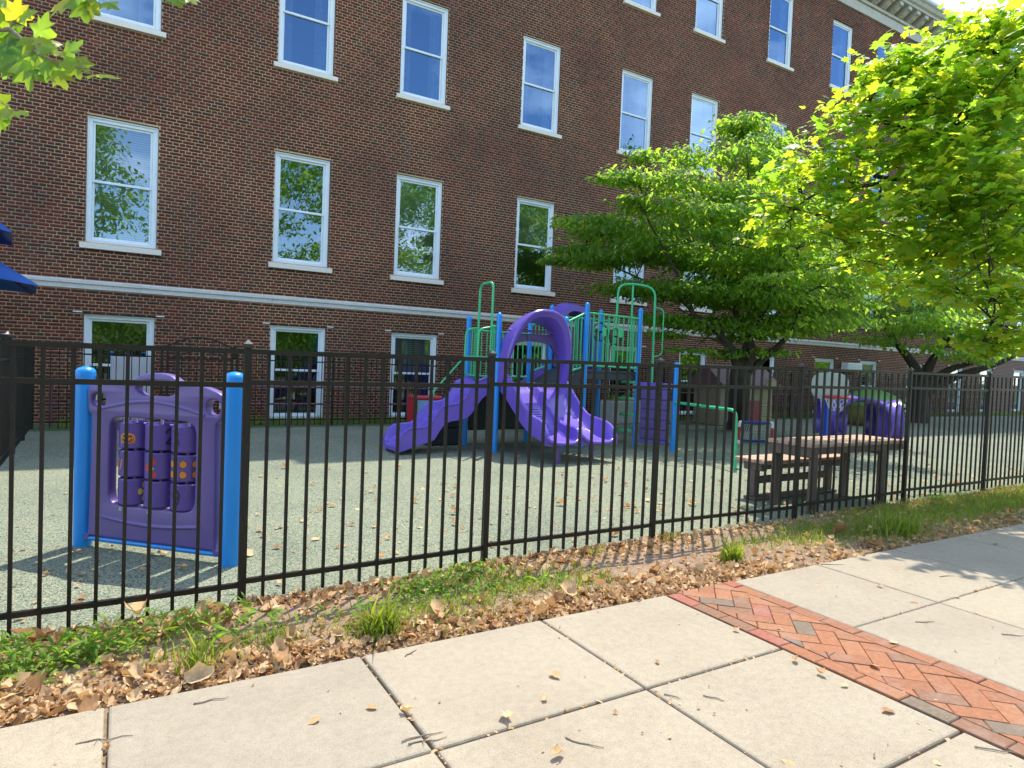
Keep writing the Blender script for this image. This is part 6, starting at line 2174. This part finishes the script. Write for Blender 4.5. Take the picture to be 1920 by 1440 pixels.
# broad leaved weeds
WEED = [oval_shape(0.22, 0.35), oval_shape(0.28, 0.8)]
wp_ = [(-0.35, 3.72, 0.34, 0.18, 330), (-0.05, 3.80, 0.30, 0.14, 230), (0.30, 3.90, 0.35, 0.14, 150), (-0.62, 3.62, 0.2, 0.2, 160), (0.55, 3.62, 0.3, 0.12, 110), (1.75, 3.95, 0.3, 0.2, 200), (2.15, 4.10, 0.3, 0.14, 190), (1.5, 3.7, 0.5, 0.2, 130), (2.4, 3.7, 0.5, 0.2, 130), (8.9, 4.3, 0.2, 0.1, 90)]
X, Y = cluster(wp_)
n = len(X)
hgt = rng.uniform(0.01, 0.15, n) * np.where(X < 1.0, 1.0, 0.6)
R = rot_zyx(rng.uniform(0, 6.28, n), rng.uniform(-1.1, 0.4, n), rng.normal(0, 0.4, n))
v, f = scatter(WEED, rng.integers(0, 2, n), np.stack([X, Y, verge_z(X, Y) + hgt], 1), R, 0.055 * rng.lognormal(0, 0.3, n))
tag(link("weeds", np_mesh("weeds", v, f), M["weed"]), "low broad leaved green weeds growing against the fence", "weeds", kind="stuff")
# stalks poking up through the weeds and lawn strip by the wall
n = 26000
X, Y = rng.uniform(-1, 40, n), rng.uniform(14.72, 15.55, n)
blades("lawn_grass", X, Y, np.full(n, -0.01), 0.11, "short green lawn grass along the foot of the brick wall", "grass")

def spot(x, y):
    """which paving a small thing lies on"""
    row = "inner" if y > 2.33 else ("middle" if y > 1.4 else "near")
    nth = ("first", "second", "third", "fourth", "fifth", "sixth", "seventh")
    if 3.25 <= x <= 3.92:
        return {"inner": "far", "middle": "middle", "near": "near"}[row] + " part of the red brick strip"
    if x > 3.92:
        return nth[min(int((x - 3.92) / 1.1), 6)] + " " + row + " slab right of the brick strip"
    return nth[min(int((3.25 - x) / 1.12), 6)] + " " + row + " slab left of the brick strip"


# countable bits on the pavement
TW = [(195, 1385, 0.20, 20), (398, 1312, 0.14, 25), (460, 1250, 0.30, 28), (770, 1223, 0.10, 60), (1095, 1392, 0.16, -22), (790, 1380, 0.17, 30), (800, 1388, 0.16, 20), (1262, 1305, 0.08, -30), (1340, 1308, 0.10, -25), (1735, 1165, 0.13, 10), (1560, 1225, 0.09, 40), (1870, 1405, 0.16, -15), (1900, 1190, 0.12, -5), (1560, 1058, 0.2, 5), (1775, 1080, 0.15, 15), (1200, 1125, 0.05, 50), (1640, 1415, 0.05, 60), (720, 1060, 0.0, 0)]
for i, (x, y, L, a) in enumerate(TW):
    if L <= 0:
        continue
    p = on_ground(x, y, 0.006)
    a = math.radians(a)
    dx, dy = RGT[0] * math.cos(a) + FWD[0] * math.sin(a), RGT[1] * math.cos(a) + FWD[1] * math.sin(a)
    pts_ = []
    for k in range(6):
        t_ = k / 5 - 0.5
        pts_.append((p[0] + dx * L * t_ + rnd.uniform(-0.05, 0.05) * L, p[1] + dy * L * t_ + rnd.uniform(-0.05, 0.05) * L, 0.003 + rnd.uniform(0, 0.003)))
    b = B().tube(pts_, [0.0035, 0.003, 0.003, 0.0026, 0.002, 0.0012], 6)
    if i % 3 == 0:
        q_ = np.array(pts_[2])
        b.tube([q_, q_ + np.array([dy, -dx, 0.1]) * L * 0.25], [0.002, 0.001], 5)
    o = part("twig", b, M["twig"], fix=False)
    tag(o, ("forked" if i % 3 == 0 else "thin") + (" long" if L >= 0.14 else " short") + " dry twig on the " + spot(p[0], p[1]), "twig", "dry twigs lying on the pavement")
DL = [(1040, 1268, 0.055), (948, 1348, 0.06), (1022, 1313, 0.035), (1043, 1417, 0.05), (1492, 1240, 0.045), (1538, 1265, 0.045), (1665, 1334, 0.05), (1462, 1178, 0.035), (1640, 1250, 0.05), (1583, 1286, 0.035), (1530, 1092, 0.05), (1232, 1242, 0.03), (590, 1352, 0.045), (697, 1328, 0.04), (763, 1337, 0.05), (1675, 1205, 0.04), (1713, 1129, 0.05), (1868, 1021, 0.06), (1480, 1428, 0.05), (1795, 1120, 0.035), (1380, 1183, 0.035), (1758, 1428, 0.04), (1650, 1100, 0.04)]
DMESH = [np_mesh("dry_leaf_shape", *s_) for s_ in DRY]
for x, y, sz in DL:
    p = on_ground(x, y, 0.004)
    o = link("dry_leaf", DMESH[rnd.randrange(5)], M["dry"], None, (p[0], p[1], 0.004 + 0.1 * sz), (rnd.uniform(-0.3, 0.3), rnd.uniform(-0.3, 0.3), rnd.uniform(0, 6.28)))
    o.scale = (sz * 1.3, sz * 1.3, sz * 1.3)
    tag(o, ("larger" if sz >= 0.05 else "small") + " dry tan leaf on the " + spot(p[0], p[1]), "fallen leaf", "single dry leaves lying on the pavement")
